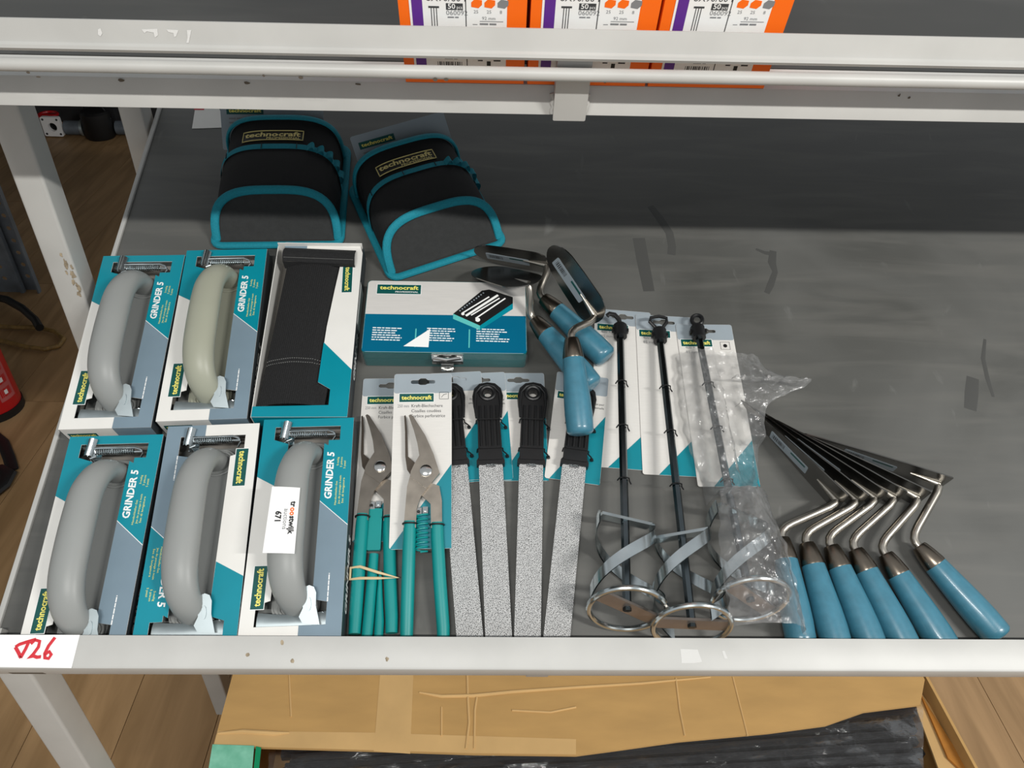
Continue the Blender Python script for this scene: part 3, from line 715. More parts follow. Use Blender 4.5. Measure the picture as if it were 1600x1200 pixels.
# ---------------------------------------------------------------- tool pouches
def tool_pouch(mw, label, w=182.0, length=186.0, bandv=100.0, hx=-8):
    t = thing('tool_pouch', label, 'tool pouch', mw)
    hw = w / 2
    m = MB(); base = rrect(-hw, hw, 0, length + 3, 12); m.prism(base, 0, 4, 'felt'); m.build('backing', t)
    m = MB(); m.tube([(p[0], p[1], 3.4) for p in rrect(-hw, hw, 0, length + 3, 12)], 5.6, 'trim', 10, closed=True, ry=4); m.build('edge_binding', t)
    def raw(w_):
        a = math.pi * (1 - w_); c, s_ = math.cos(a), math.sin(a); return Vector((math.copysign(abs(c) ** .62, c) * hw, max(0, s_) ** .62 * 58))
    tab = [0.0]
    for i in range(400): tab.append(tab[-1] + (raw((i + 1) / 400) - raw(i / 400)).length)
    def even(u):
        u = min(1, max(0, u)) * tab[-1]; i = min(399, max(0, next((k for k in range(400) if tab[k + 1] >= u), 399)))
        return (i + (u - tab[i]) / max(1e-6, tab[i + 1] - tab[i])) / 400
    def arch(u, H, grow=0.0):
        a = math.pi * (1 - even(u)); c, s_ = math.cos(a), math.sin(a)
        return (math.copysign(abs(c) ** .62, c) * (hw - 4 + grow), max(0, s_) ** .62 * H + 4)
    def sec(v):      # v: 0 front rim .. 1 back  -> base y, lean, height
        y = 6 + v * (length - 12); H = 56 + 8 * math.sin(math.pi * min(1, v * 1.3)) + 14 * max(0, v - .5) / .5; k = .62 * (1 - v) + .12
        return y, k, H
    def surf(u, v, grow=0.0):
        y, k, H = sec(v); x, z = arch(u, H + grow, grow); return (x, y + k * z, z)
    vb = bandv / length
    m = MB(); m.grid(lambda u, v: surf(u, v * vb), 48, 14, 'mesh'); m.grid(lambda u, v: surf(u, .01 + v * vb, -2.5), 48, 6, 'nylon'); m.build('mesh_pocket', t, angle=70)
    m = MB(); m.grid(lambda u, v: surf(u, vb + v * (.93 - vb), -3), 48, 10, 'nylon'); m.build('upper_panel', t, angle=70)
    m = MB(); m.grid(lambda u, v: (lambda a, c: (a[0], a[1] + (c[1] - a[1]) * v, 4 + (a[2] - 4) * (1 - v)))(surf(u, .93, -3), (0, length, 4)), 40, 6, 'nylon'); m.build('back_panel', t, angle=70)
    n = 40
    def front(u, v):
        a = Vector(surf(u, .02, -2)); x0 = max(-hw + 8, min(hw - 8, a.x)); c = Vector((x0, 8, 4.6)); k = c.lerp(a, v); k.z = 4.6 + (a.z - 4.6) * v ** 1.25; return k
    m = MB(); m.grid(front, 40, 10, 'felt'); m.build('front_panel', t, angle=70)
    m = MB(); m.tube([surf(i / n, 0, .5) for i in range(n + 1)], 6, 'trim', 10, ry=3.4); m.build('rim_binding', t)
    m = MB(); m.grid(lambda u, v: surf(u, vb - .055 + .07 * v, 1.6 + .6 * math.sin(math.pi * v)), 48, 5, 'trim'); m.build('band', t, angle=70)
    m = MB(); m.tube([surf(i / n, .93, .2) for i in range(n + 1)], 5, 'trim', 10, ry=2.6); m.build('top_binding', t)
    # elastic loops on the shoulder of the band
    for k in range(5):
        u0 = .68 + k * .055
        m = MB(); m.grid(lambda u, v: surf(u0 + .042 * u, vb - .07 + .085 * v, 2 + 5.5 * math.sin(math.pi * u)), 8, 4, 'trim'); m.build('elastic_loop', t, angle=70)
    for u0 in (.2, .42, .62):
        m = MB(); m.tube([surf(u0, vb - .055 + .07 * i / 4, 2.7) for i in range(5)], .6, 'black', 6); m.build('seam', t)
    # woven brand patch wrapped over the panel
    def wrap(x, y, g):   # x along the arch in mm from crest, y along depth
        u = .47 + x / tab[-1]; return surf(u, vb + .10 + y / (length * .95), g)
    m = MB(); m.grid(lambda u, v: wrap(-48 + 96 * u, 27 * v, -2.3), 24, 4, 'black')
    def border(x0, x1, y0, y1):
        pp = [(x0 + (x1 - x0) * i / 16, y0) for i in range(17)] + [(x1, y0 + (y1 - y0) * i / 4) for i in range(1, 5)] + [(x1 - (x1 - x0) * i / 16, y1) for i in range(1, 17)] + [(x0, y1 - (y1 - y0) * i / 4) for i in range(1, 4)]
        m.tube([wrap(x, y, -1.6) for x, y in pp], .7, 'gold', 6, closed=True)
    border(-46, 46, 1.5, 25.5)
    def warp_text(s_, x0, y0, h, width, k, bold, shear=0.0):
        vs_, fs, ww = text_geo(s_, bold, shear); sx = width / ww; sc = h / .72
        m.add([wrap(x0 + a * sx, y0 + bb * sc, -1.7) for a, bb in vs_], fs, k)
    warp_text('technocraft', -43, 11, 12, 85, 'gold', .03, .05); warp_text('PROFESSIONAL', -9, 3.6, 5.2, 51, 'gold', .02)
    m.build('brand_patch', t, angle=70)
    # header card behind
    m = MB(); m.prism(rrect(-hw + 4, hw - 22, 0, 72, 3), 0, .8, 'cardgrey', xf=Matrix.Translation((hx, length + 4, 38)) @ Matrix.Rotation(math.radians(38), 4, 'X') @ Matrix.Translation((0, -28, 0)))
    o = m.build('header_card', t)
    m = MB(); xf = Matrix.Translation((hx, length + 4, 38)) @ Matrix.Rotation(math.radians(38), 4, 'X') @ Matrix.Translation((0, -28, 1))
    logo(m, -hw + 40, 56, 54, 10, 0, border=False, xf=xf); lines(m, -hw + 16, 44, 2, 60, 6, 2.2, 'inkgrey', 0, xf=xf); m.build('card_print', o, smooth=False)
    return t
tool_pouch(on_shelf(218, 531, .6, 2.5), 'black tool pouch with teal binding behind the sander cartons', w=177)
tool_pouch(on_shelf(462, 510, .6, 24), 'black tool pouch with teal binding lying askew behind the socket case', w=171, length=178, bandv=92, hx=16)
pp = MB(); q = [sh(x, y, .6) for x, y in ((308, 150), (398, 152), (385, 198), (300, 201))]
ps = tag(pp.prism([(p.x, p.y) for p in q], .3, .9, 'cardwhite').build('paper_sheet'), 'creased whitish paper with a dark arrow behind a pouch', 'paper'); ps.matrix_world = S
m = MB(); m.flat([sh(x, y, 1)[:2] for x, y in ((342, 168), (358, 170), (356, 178), (351, 186), (346, 178))], 1.1, 'ink'); m.flat([sh(x, y, 1)[:2] for x, y in ((304, 160), (320, 160), (319, 172), (303, 172))], 1.1, 'red'); m.build('paper_print', ps, smooth=False)

# ---------------------------------------------------------------- socket set case
t = thing('socket_set_case', 'shrink-wrapped teal socket set case with printed lid', 'tool case', on_shelf(358, 338, .3, .3))
m = MB(); m.prism(rrect(0, 211, 0, 112, 5), 0, 17, 'toolcase'); m.build('case_body', t)
m = MB(); m.prism(rrect(0, 211, 0, 112, 5), 17.8, 34, 'toolcase'); lid = m.build('case_lid', t)
p = MB(); z = 34.3
p.prism(rrect(.5, 210.5, .5, 111.5, 5), 34, 34.2, 'casewhite'); p.flat([(.7, 3), (3, .7), (208, .7), (210.3, 3), (210.3, 58), (.7, 58)], z, 'caseblue')
logo(p, 42, 98, 58, 15, z, sub=True)
# picture of the open socket set
pic = lambda a, b_: (115 + a * .98, 40 + b_)
p.flat([pic(0, 20), pic(36, 2), pic(80, 38), pic(80, 48), pic(48, 60), pic(38, 58)], z + .1, 'black'); p.flat([pic(0, 20), pic(36, 2), pic(36, -5), pic(0, 12)], z + .15, 'paletea'); p.flat([pic(36, 2), pic(36, -5), pic(80, 29), pic(80, 38)], z + .15, 'tealbox')
for a0, b0, a1, b1, ww in ((12, 21, 48, 48, 1.0), (17, 17, 60, 51, 1.6), (24, 18, 62, 46, .9), (30, 13, 70, 46, 1.0)):
    A, B = Vector(pic(a0, b0)), Vector(pic(a1, b1)); nn = (B - A).normalized(); pp_ = Vector((-nn.y, nn.x)) * ww
    p.flat([A - pp_, B - pp_, B + pp_, A + pp_], z + .2, 'white')
for i in range(11): p.flat(circle(*pic(9 + i * 3.1, 25 + i * 2.9), 1.1, 8), z + .2, 'cardgrey')
p.flat(circle(*pic(33, 11), 3.2, 12), z + .25, 'white'); p.flat(circle(*pic(13, 20), 2.2, 10), z + .25, 'white')
for i, x in enumerate((12, 82, 146)): lines(p, x, 36, 6, 44, 3.6, 1.5, 'white', z + .1, -.02, 10 + i)
for x in (67, 136): p.flat(rect(x, x + 1.6, 8, 36), z + .1, 'paletea')
p.flat([(53, 9), (85, 8), (86, 36)], z + .3, 'white'); p.build('lid_print', lid, smooth=False)
m = MB(); m.bx(89, 129, -2.2, 0, 10, 32, 'chrome'); m.tube([(91, -3.5, 22), (127, -3.5, 22)], 3.4, 'chrome', 10); m.tube([(92, -3, 27), (109, -8, 30), (126, -3, 27)], 2.6, 'chrome', 8)
m.prism(rrect(101, 117, -16, -2, 3), 15, 17, 'chrome'); m.tube([(95, -2.6, 14), (123, -2.6, 14)], 1.8, 'chrome', 8)
for x in (97, 121): m.tube([(x, -1, 26), (x, -3.4, 26)], 2, 'chrome', 10)
m.build('latch', t)
m = MB(); m.grid(lambda u, v: (-1 + 213 * u + .8 * noise.noise((u * 9, v * 3, 1)), -1.2 + .6 * noise.noise((u * 14, v * 5, 3)), 35 * v), 40, 6, 'stretchfilm'); m.build('shrink_wrap', t)

# ---------------------------------------------------------------- trowels
def trowel_parts(t, rounded=False, sticker=True, hw=29.0):
    prof = [(0, 9), (1.2, 13.5), (4, 16), (9, 16.4), (25, 16.9), (45, 16.3), (65, 15.0), (82, 13.8), (94, 13.0), (97, 12.4)]
    m = MB(); m.tube([(0, y, 0) for y, r in prof], [r for y, r in prof], 'handleblue', 28); m.build('handle', t, angle=50)
    prof = [(95, 12.9), (97, 13.2), (110, 11.2), (119, 9.2), (121, 8.2), (121.5, 6)]
    m = MB(); m.tube([(0, y, 0) for y, r in prof], [r for y, r in prof], 'ferrule', 24); m.build('ferrule', t)
    na, nl = (math.radians(40), 50) if rounded else (math.radians(30), 84)
    d = Vector((math.cos(na), math.sin(na), 0)); F = Vector((0, 121, 0)); N_ = F + d * nl; bd = Vector((-.545, .839, 0))
    ctrl = [F - Vector((0, 3, 0)), F + Vector((0, 4, 0)), F + Vector((2, 9, 0)), F + Vector((7, 13.5, 0)), F + Vector((14, 17, 0)), N_ - d * 14, N_ - d * 6, N_ - d * 2 + bd * 2]
    m = MB(); m.tube(ctrl, [4.9] * 6 + [4.7, 4.2], 'steel', 14); m.tube([N_ - d * 2 + bd * 0, N_ - d * 1.5 + bd * 10, N_ - d * .8 + bd * 34], [4.6, 3.6, 1.2], 'steel', 12); m.build('neck', t, angle=60)
    Lb = 182
    if rounded:
        q = [(-8 + 24 * (1 - math.cos(a)), hw * math.sin(a)) for a in [i * math.pi / 18 for i in range(10)]]
        q += [(52, hw * .97)] + [(70 + 35 * math.sin(a), hw * .92 * math.cos(a)) for a in [i * math.pi / 16 for i in range(9)]]
    else:
        q = [(-5, 0), (-5, hw - 2), (-3, hw), (40, hw * .86), (90, hw * .62), (135, hw * .36), (160, hw * .18), (168, 0)]
    q = q + [(a, -b_) for a, b_ in reversed(q[1:-1] if q[0][1] == 0 else q[:-1])]
    # blade frame: along bd, width along z
    nrm = Vector((bd.y, -bd.x, 0))
    B = Matrix(((bd.x, 0, nrm.x, N_.x), (bd.y, 0, nrm.y, N_.y), (0, 1, 0, 0), (0, 0, 0, 1)))
    m = MB(); m.prism(q, -.6, .8, 'blade', xf=B); bl = m.build('blade', t, smooth=False)
    if sticker:
        m = MB(); m.prism(rrect(26 if rounded else 50, 88 if rounded else 112, -14, 4, 2), -1.0, -.65, 'cardgrey', xf=B)
        rnd = random.Random(2); u = 64 if rounded else 88; u1 = u + 20
        while u < u1: bw = rnd.choice((.6, 1, 1.5)); m.flat(rect(u, u + bw, -9, 0), -1.05, 'ink', xf=B, up=False); u += bw + rnd.choice((.6, 1.))
        m.flat(rect(u1 - 54, u1 - 30, -3, 1), -1.05, 'logogreen', xf=B, up=False); m.build('sticker', bl, smooth=False)
def trowel_mw(F, h, z, roll=0, pitch=0):
    a = math.radians(h)
    return S @ T(F[0] - 121 * math.cos(a), F[1] - 121 * math.sin(a), z) @ R(h - 90) @ R(pitch, 'X') @ R(roll, 'Y')
def trowel_fe(pf, zf, pe, ze, roll):
    f_, e_ = sh(*pf, zf), sh(*pe, ze); y = (f_ - e_).normalized(); x = y.cross(Vector((0, 0, 1))).normalized(); z = x.cross(y)
    o = f_ - y * 121
    L4 = Matrix(((x.x, y.x, z.x, o.x * MM), (x.y, y.y, z.y, o.y * MM), (x.z, y.z, z.z, o.z * MM), (0, 0, 0, 1)))
    return S @ L4 @ R(roll, 'Y')
tl = thing('pointing_trowel', 'trowel whose blue handle touches the plastic bag', 'trowel', trowel_mw((864, 105), 90.5, 17.4, -9), 'nested trowels')
trowel_parts(tl)
LBL = ['', 'second nested trowel counted from the plastic bag', 'third nested trowel counted from the plastic bag', 'fourth nested trowel counted from the plastic bag', 'fifth nested trowel counted from the plastic bag', 'outermost nested trowel, handle splayed farthest from the plastic bag']
for i, (F, h) in enumerate((((892, 99), 96), ((920, 96), 101.5), ((948, 92), 106.5), ((982, 87), 112), ((1024, 97), 122))):
    c = copy_tree(tl); c.matrix_world = trowel_mw(F, h, 17.4, -9 - i * .5); c['label'] = LBL[i + 1]
ra = thing('round_trowel', 'round-heeled trowel lying against the socket set case', 'trowel', trowel_fe((835, 500), 38, (924, 603), 37, -72), 'round-heeled trowels'); trowel_parts(ra, True, hw=31)
rb = copy_tree(ra); rb.matrix_world = trowel_fe((849, 466), 26, (938, 550), 20.5, -16); rb['label'] = 'round-heeled trowel with its handle over the mixer card corner'
rc = copy_tree(ra); rc.matrix_world = trowel_fe((893, 529), 74, (905, 656), 48, 20); rc['label'] = 'round-heeled trowel lying on top across another handle and a rasp'

# ---------------------------------------------------------------- rasps on cards
def card(t, x0, x1, y0, y1, zc, teal_poly, slot=True, name='card', greytop=24, logo_at=None, extra=None):
    m = MB(); w = x1 - x0
    hole = [hangslot((x0 + x1) / 2, y1 - 11, min(30, w * .42))]
    m.prism(rrect(x0, x1, y0, y1, 3), zc, zc + .7, 'card', holes=hole if slot else ()); o = m.build(name, t, smooth=False)
    p = MB(); z = zc + .85
    cx = (x0 + x1) / 2
    # grey header with the slot left open
    p.flat(rrect(x0 + .2, x1 - .2, y1 - greytop, y1 - .2, 2.8), z, 'cardgrey', holes=hole if slot else ())
    p.build('header_print', o, smooth=False)
    p = MB(); p.flat(teal_poly, z, 'teal'); p.build('corner_print', o, smooth=False)
    if logo_at: p = MB(); logo(p, *logo_at, z + .1); p.build('brand_plate', o, smooth=False)
    if extra: p = MB(); extra(p, z + .1); p.build('lettering', o, smooth=False)
    return o
def rasp(mw, label, zc, cx=0.0, rotc=0.0):
    """y axis along the tool, handle end at y = 312"""
    t = thing('rasp', label, 'rasp', mw, 'rasps on cards')
    x0, x1, y0, y1 = cx - 34, cx + 34, 182, 333
    def ex(p, z):
        p.text('Râpe pour', cx + 31, 291, 3.2, 'ink', z, align='r', width=14); p.text('universelle', cx + 31, 285.5, 3.2, 'ink', z, align='r', width=16)
    o = card(t, x0, x1, y0, y1, zc, [(x1 - .2, 276), (x0 + 6, y0 + .2), (x1 - .2, y0 + .2)], greytop=28, logo_at=(cx - 12, 299, 36, 10), extra=ex)
    o.rotation_euler.z = math.radians(rotc)
    zb = 9
    m = MB(); m.prism(rrect(-14.5, 14.5, -8, 200, 3, 3), zb - 3, zb + 3, 'grit'); m.bx(-6, 6, 196, 206, zb - 3, zb + 3, 'zinc'); m.build('blade', t, label='silver grit-coated rasp blade')
    # handle
    outline = [(-17, 199), (-17, 204), (-14.5, 208), (-14.5, 226), (-14, 255), (-15, 268), (-18.5, 282), (-19.5, 292), (-17, 303), (-10, 310), (0, 312), (10, 310), (17, 303), (19.5, 292), (18.5, 282), (15, 268), (14, 255), (14.5, 226), (14.5, 208), (17, 204), (17, 199)]
    m = MB(); m.prism(outline, 4, 15, 'rubber', holes=[circle(0, 296, 5.5, 16)]); m.build('handle', t, angle=50)
    m = MB()
    for x in (-10.5, -3.5, 3.5, 10.5): m.tube([(x, 212, 15), (x, 245, 16), (x, 278, 15)], 1.6, 'rubber', 8)
    for sx in (-1, 1): m.tube([(sx * 14.5, 262, 14), (sx * 16.5, 280, 15.5), (sx * 15.5, 296, 15.5), (sx * 9, 305, 15), (0, 307.5, 14.5)], 2.2, 'rubber', 8)
    m.bx(-14, 14, 204, 222, 14, 17, 'rubber'); m.build('ribs', t)
    m = MB(); m.tube([(math.cos(a) * 9, 296 + math.sin(a) * 9, 15) for a in [i * math.pi / 10 for i in range(20)]], 2.6, 'rubber', 8, closed=True); m.build('eyelet', t)
    for y in (258, 219):
        m = MB(); m.tube([(-16, y, 5.4), (-15.5, y, 15), (-12, y, 17.8), (12, y, 17.8), (15.5, y, 15), (16, y, 7), (20, y - 4, 7.4), (21, y - 7, 7.8)], .9, 'black', 6); m.tube([(20.5, y - 6, 7.6), (21, y - 9, 7.8)], 2.2, 'black', 8); m.build('cable_tie', t)
    return t
def rasp_mw(pb, ph):      # pixels of blade end at the lip and handle top
    a = sh(*pb, 10); c = sh(*ph, 12); h = math.degrees(math.atan2(c.y - a.y, c.x - a.x))
    d = (c - a); d.z = 0; d.normalize(); o = c - d * 312
    return S @ T(o.x, o.y, .2) @ R(h - 90)
rasp(rasp_mw((734, 993), (701, 600)), 'rasp whose handle is half hidden by the snips card', 3.05, -2, -2)
rasp(rasp_mw((779, 993), (761, 599)), 'rasp next to the one half hidden by the snips card', 1.7, -4, 1)
rasp(rasp_mw((824, 993), (833, 599)), 'rasp third from the tin snips, brand plate partly visible', .3, -2, 3)
rasp(rasp_mw((870, 993), (910, 602)), 'rasp with a blue trowel handle lying across its grip', 1.8, 0, 0)

# ---------------------------------------------------------------- tin snips on cards
SN = dict(plate=[(430, 253), (432, 254.5), (435, 252.5), (450, 228), (460, 205), (467.5, 181), (452.5, 163), (433, 177), (434, 184), (438, 193), (443.5, 203), (441, 218), (436, 236)],
    larm=[(433, 178), (453, 163.5), (446, 154), (441.5, 140), (441, 118), (427, 118), (428.5, 142), (430, 166)],
    rarm=[(448, 166), (460, 170), (467, 167), (470, 150), (470.5, 118), (458, 118), (457, 146), (447, 156)],
    jaw=[(424, 255), (425.6, 256), (428, 236), (429.6, 204), (440, 194), (452, 176), (440, 172), (429, 188), (426.5, 204), (425.5, 235)])
def snips(mw, label, coil=True, zc=.8, cardx=0.0):
    t = thing('tin_snips', label, 'tin snips', mw, None)
    lc = lambda q: [(x - 440, y) for x, y in q]
    x0, x1, y0, y1 = -35 + cardx, 36 + cardx, 96, 313
    def ex(p, z):
        for i, s_ in enumerate(('Kraft-Blechschere', 'Cisailles coudées', 'Forbice perforatrice')): p.text(s_, x0 + 22, 268.5 - i * 6.6, 4.2, 'ink', z, width=(38, 36, 41)[i])
        p.text('250 mm', x0 + 5, 268.5, 4, 'inkgrey', z, width=14)
        fr = rect(x0 + 56, x0 + 67, 279, 288)
        for i in range(4):
            a, c = Vector(fr[i]), Vector(fr[(i + 1) % 4]); nn = (c - a).normalized(); k = Vector((-nn.y, nn.x)) * .25; p.flat([a - k, c - k, c + k, a + k], z, 'ink')
        p.flat([(x0 + 58, 281), (x0 + 61, 285), (x0 + 65, 286), (x0 + 65, 285.4), (x0 + 61.3, 284.4), (x0 + 58.5, 281)], z, 'ink')
    o = card(t, x0, x1, y0, y1, zc, [(x1 - .2, 196), (x0 + .5, y0 + .2), (x1 - .2, y0 + .2)], greytop=26, logo_at=(x0 + 28, 281, 42, 11), extra=ex)
    m = MB(); m.prism(lc(SN['jaw']), 5, 9, 'snipdark'); m.prism(lc(SN['rarm']), 5, 10.5, 'snipsteel'); m.build('lower_blade', t)
    m = MB(); m.prism(lc(SN['plate']), 10.6, 15.5, 'snipsteel'); m.prism(lc(SN['larm']), 9.5, 14.6, 'snipsteel'); m.build('upper_blade', t)
    m = MB(); m.tube([(-8.5 + 20, 184, 15), (11.5, 184, 17.6), (11.5, 184, 18.6)], [7, 7, 5.2], 'chrome', 20); m.build('pivot', t)
    for pts in (((-6.2, 126, 12), (-6.3, 110, 11.5), (-7, 60, 9), (-7.5, 10, 6.8), (-7.5, -8, 6.6)), ((24.5, 125, 7.8), (25, 108, 7), (28, 60, 6.8), (32, 10, 6.4), (32.5, -8, 6.2))):
        m = MB(); m.tube(pts, [7.0, 7.4, 7.4, 7.2, 6.6], 'grip', 18, ry=[5.5, 6, 6.5, 6.2, 5.8]); g = m.build('handle_grip', t, angle=60)
        m = MB(); a = Vector(pts[0]); m.tube([a + Vector((math.cos(k) * 8, -3, math.sin(k) * 7)) for k in [i * math.pi / 8 for i in range(16)]], 1.1, 'black', 6, closed=True); m.build('cable_tie', g)
    m = MB(); m.bx(0, 7, 133, 142, 7, 10, 'chrome'); m.bx(8, 14, 135, 143, 7, 10, 'chrome')
    m.tube([(3.5, 137, 9), (3.5, 137, 12)], 1.8, 'black', 10); m.tube([(11, 139, 9), (11, 139, 12)], 1.8, 'zinc', 10); m.build('catch', t)
    if coil:
        m = MB(); m.tube([(7.5 + 6.5 * math.cos(i * .5), 134 - i * .42, 10 + 5.2 * math.sin(i * .5)) for i in range(105)], 1.1, 'grip', 7); m.build('spring', t)
    else:
        m = MB(); m.prism(rrect(0, 16, 84, 134, 2), 4, 9, 'grip'); m.build('spring_cover', t)
    return t
snips(on_shelf(443, -6, 1.8, 1.8) @ R(6.5, 'X'), 'tin snips with a bare coil spring next to the rasps', True, 1.2, 5)
snips(on_shelf(386, 5, .3, 1.7), 'tin snips with plain teal cover between the handles, beside the sticker carton', False, .8, 17)
# a third pair is tucked underneath: one grip shows below the first card
t3 = thing('tin_snips', 'tin snips tucked under others, one teal grip showing', 'tin snips', on_shelf(0, 0, .3))
m = MB(); m.tube([(392.4, 85, 6.2), (392.6, 50, 6.2), (392.6, 10, 6.4), (392.4, -8, 6.4)], [5.4, 6, 6.2, 6], 'grip', 16, ry=5.6); m.build('handle_grip', t3, angle=60)
m = MB(); m.tube([(401, 66, 4.4), (402.4, 40, 5), (404.6, 10, 5.4), (405, -8, 5.4)], [1.8, 3.4, 5.2, 5], 'grip', 16, ry=[3.6, 4.4, 5, 4.8]); m.build('handle_grip', t3, angle=60)
bd_ = MB(); P3 = [sh(x, y, 21) for x, y in ((546, 884), (562, 884), (590, 893), (622, 901), (590, 902), (562, 902), (545, 902))]
bd_.tube([(p.x, p.y, 17.5 - 5 * (i in (0, 6)) - 2 * (i == 3)) for i, p in enumerate(P3)], 1.6, 'bandrub', 8, ry=.8, closed=True)
o = tag(bd_.build('rubber_band'), 'beige rubber band around the teal snips grips', 'rubber band'); o.matrix_world = S

# ---------------------------------------------------------------- paddle mixers on cards
def mixer_card(p, z, x0): pass
def mixer(head, tail, cardp, label, zc, spin=0.0, hook=0, flipz=False):
    """head, tail: shelf points (mm) of the rod ends; cardp = (x, y, rot) of the card's lower left corner"""
    h = math.degrees(math.atan2(tail[1] - head[1], tail[0] - head[0])); Lr = math.hypot(tail[0] - head[0], tail[1] - head[1])
    rise = math.degrees(math.atan2(43.2 - 14.8, Lr))
    mw = S @ T(head[0], head[1], 43.2) @ R(h - 90) @ R(-rise, 'X')
    t = thing('paint_mixer', label, 'paint mixer', mw, None)
    # card lies flat on the shelf: express it in the mixer's frame
    ex0 = lambda p, z: (p.text('400 ×', 9, 197, 4.4, 'inkgrey', z, width=13), p.text('85 mm', 9, 190, 4.4, 'inkgrey', z, width=16),
        [p.flat(q_, z, 'ink') for q_ in (rect(57, 70, 196, 196.5), rect(57, 70, 207.5, 208), rect(57, 57.5, 196, 208), rect(69.5, 70, 196, 208))], p.flat(circle(63.5, 202, 2.8, 14), z, 'black'))
    o = card(t, 0, 77, 0, 236, zc, [(76.8, 62), (20, .2), (76.8, .2)], slot=True, greytop=25, logo_at=(25, 206, 42, 11), extra=lambda p, z: ex0(p, z))
    o.matrix_world = on_shelf(*cardp[:2], .3, cardp[2])
    m = MB(); m.tube([(0, -2, 0), (0, Lr - 8, 0)], 4.8, 'rodsteel', 6); m.build('rod', t, angle=20)
    # hanger cap
    m = MB(); m.tube([(0, Lr - 22, 0), (0, Lr - 4, 0), (0, Lr - 2, 0)], [9, 9.5, 8], 'rubber', 16); m.bx(-11, 11, Lr - 14, Lr - 9, -3, 3, 'rubber')
    if hook == 0: m.tube([(0, Lr - 3, 2), (-2, Lr + 4, 4), (-8, Lr + 10, 6), (-15, Lr + 11, 6), (-18, Lr + 8, 5)], 3.2, 'rubber', 10)
    elif hook == 1: m.tube([(-3, Lr - 3, 2), (-13, Lr + 6, 6), (-11, Lr + 12, 7), (0, Lr + 14, 8), (10, Lr + 12, 7), (10, Lr + 6, 6), (3, Lr - 3, 2)], 2.4, 'rubber', 10)
    else: m.tube([(3 * math.cos(a) * 2.2, Lr + 5 + 8 * math.sin(a), 5 + 2 * math.cos(a)) for a in [i * math.pi / 8 for i in range(16)]], 2.8, 'rubber', 10, closed=True)
    m.build('hanger', t)
    for y in (Lr - 95, Lr - 160, Lr - 232):
        m = MB(); m.tube([(-7, y, -3), (-5.5, y, 4), (0, y + .6, 5.8), (5.5, y, 4), (7, y, -3), (9, y - 4, -3)], .9, 'black', 6); m.build('cable_tie', t)
    # head
    hd = Matrix.Rotation(math.radians(spin), 4, 'Y')
    m = MB(); tl_ = Matrix.Rotation(math.radians(-14), 4, 'X'); m.tube([tl_ @ Vector((41 * math.cos(a), 0, 41 * math.sin(a))) for a in [i * math.pi / 24 for i in range(48)]], 3.3, 'zinc', 10, closed=True); m.build('foot_ring', t)
    m = MB(); m.bx(-39, 39, 1, 4, -9, 9, 'pinkbar', xf=tl_ @ Matrix.Rotation(math.radians(spin * .6 + 20), 4, 'Y')); m.build('foot_bar', t)
    m = MB(); m.bx(-32, 32, 100, 103.5, -7, 7, 'zinc', xf=hd); m.build('top_bar', t)
    for k in range(2):
        m = MB()
        def hel(u, v, k=k):
            a = math.pi * k + math.radians(-spin) + u * math.pi * 1.25; r = 31.5 + 8 * u
            y = 101 - 99 * u + (v - .5) * 15
            return (r * math.cos(a), y, r * math.sin(a))
        m.grid(hel, 40, 2, 'zinc')
        m.grid(lambda u, v: tuple(Vector(hel(u, v)) * 1.0 + Vector((hel(u, v)[0], 0, hel(u, v)[2])) * .045), 40, 2, 'zinc')
        m.build('spiral_blade', t, angle=60)
    return t
mixer((672, 17), (696, 402), (649, 199, -4.0), 'mixer on the card nearest the blue trowel handles', .5, 20, 0)
mixer((740, 0), (748, 396), (711, 189, -2.4), 'mixer with triangular hanger loop, between two other mixers', 1.8, -30, 1)
mixer((807, 28), (800, 402), (777, 173, .6), 'mixer inside the clear plastic bag', 3.1, 40, 2)

# clear crumpled bag over the third mixer
def bag_surface(u, v):
    """v 0 at the lip .. 1 at the open top"""
    y = -8 + v * 362
    cx = 817 - 4 * v; hw = 46 - 13 * math.exp(-((v - .45) / .16) ** 2) + 9 * max(0, (v - .6) / .4)
    if v > .78: cx += 10 * (v - .78) / .22
    x = cx + (2 * u - 1) * hw
    if v > .7 and u > .6: x += 62 * ((u - .6) / .4) ** 1.5 * math.exp(-((v - .87) / .065) ** 2)
    x += 3.5 * noise.noise((y / 14, u * 4, 9)); y += 4 * noise.noise((x / 13, u * 5, 1)) * (1 if v > .02 else 0)
    side = max(0.0, 1 - (2 * u - 1) ** 2) ** .45
    hh = 92 if v < .27 else 92 - (92 - 26) * min(1, (v - .27) / .28)
    nz = abs(noise.noise((x / 16, y / 19, 2))) + .6 * (1 - abs(noise.noise((x / 9 + y / 30, y / 26, 7)))) + .4 * abs(noise.noise((x / 5, y / 7, 5)))
    z = 7 + (hh - 14) * side * (.85 if v < .3 else 1)
    return (x, y, max(z, bag_floor(x, y)) + 6.5 * nz * (.35 + .65 * side))
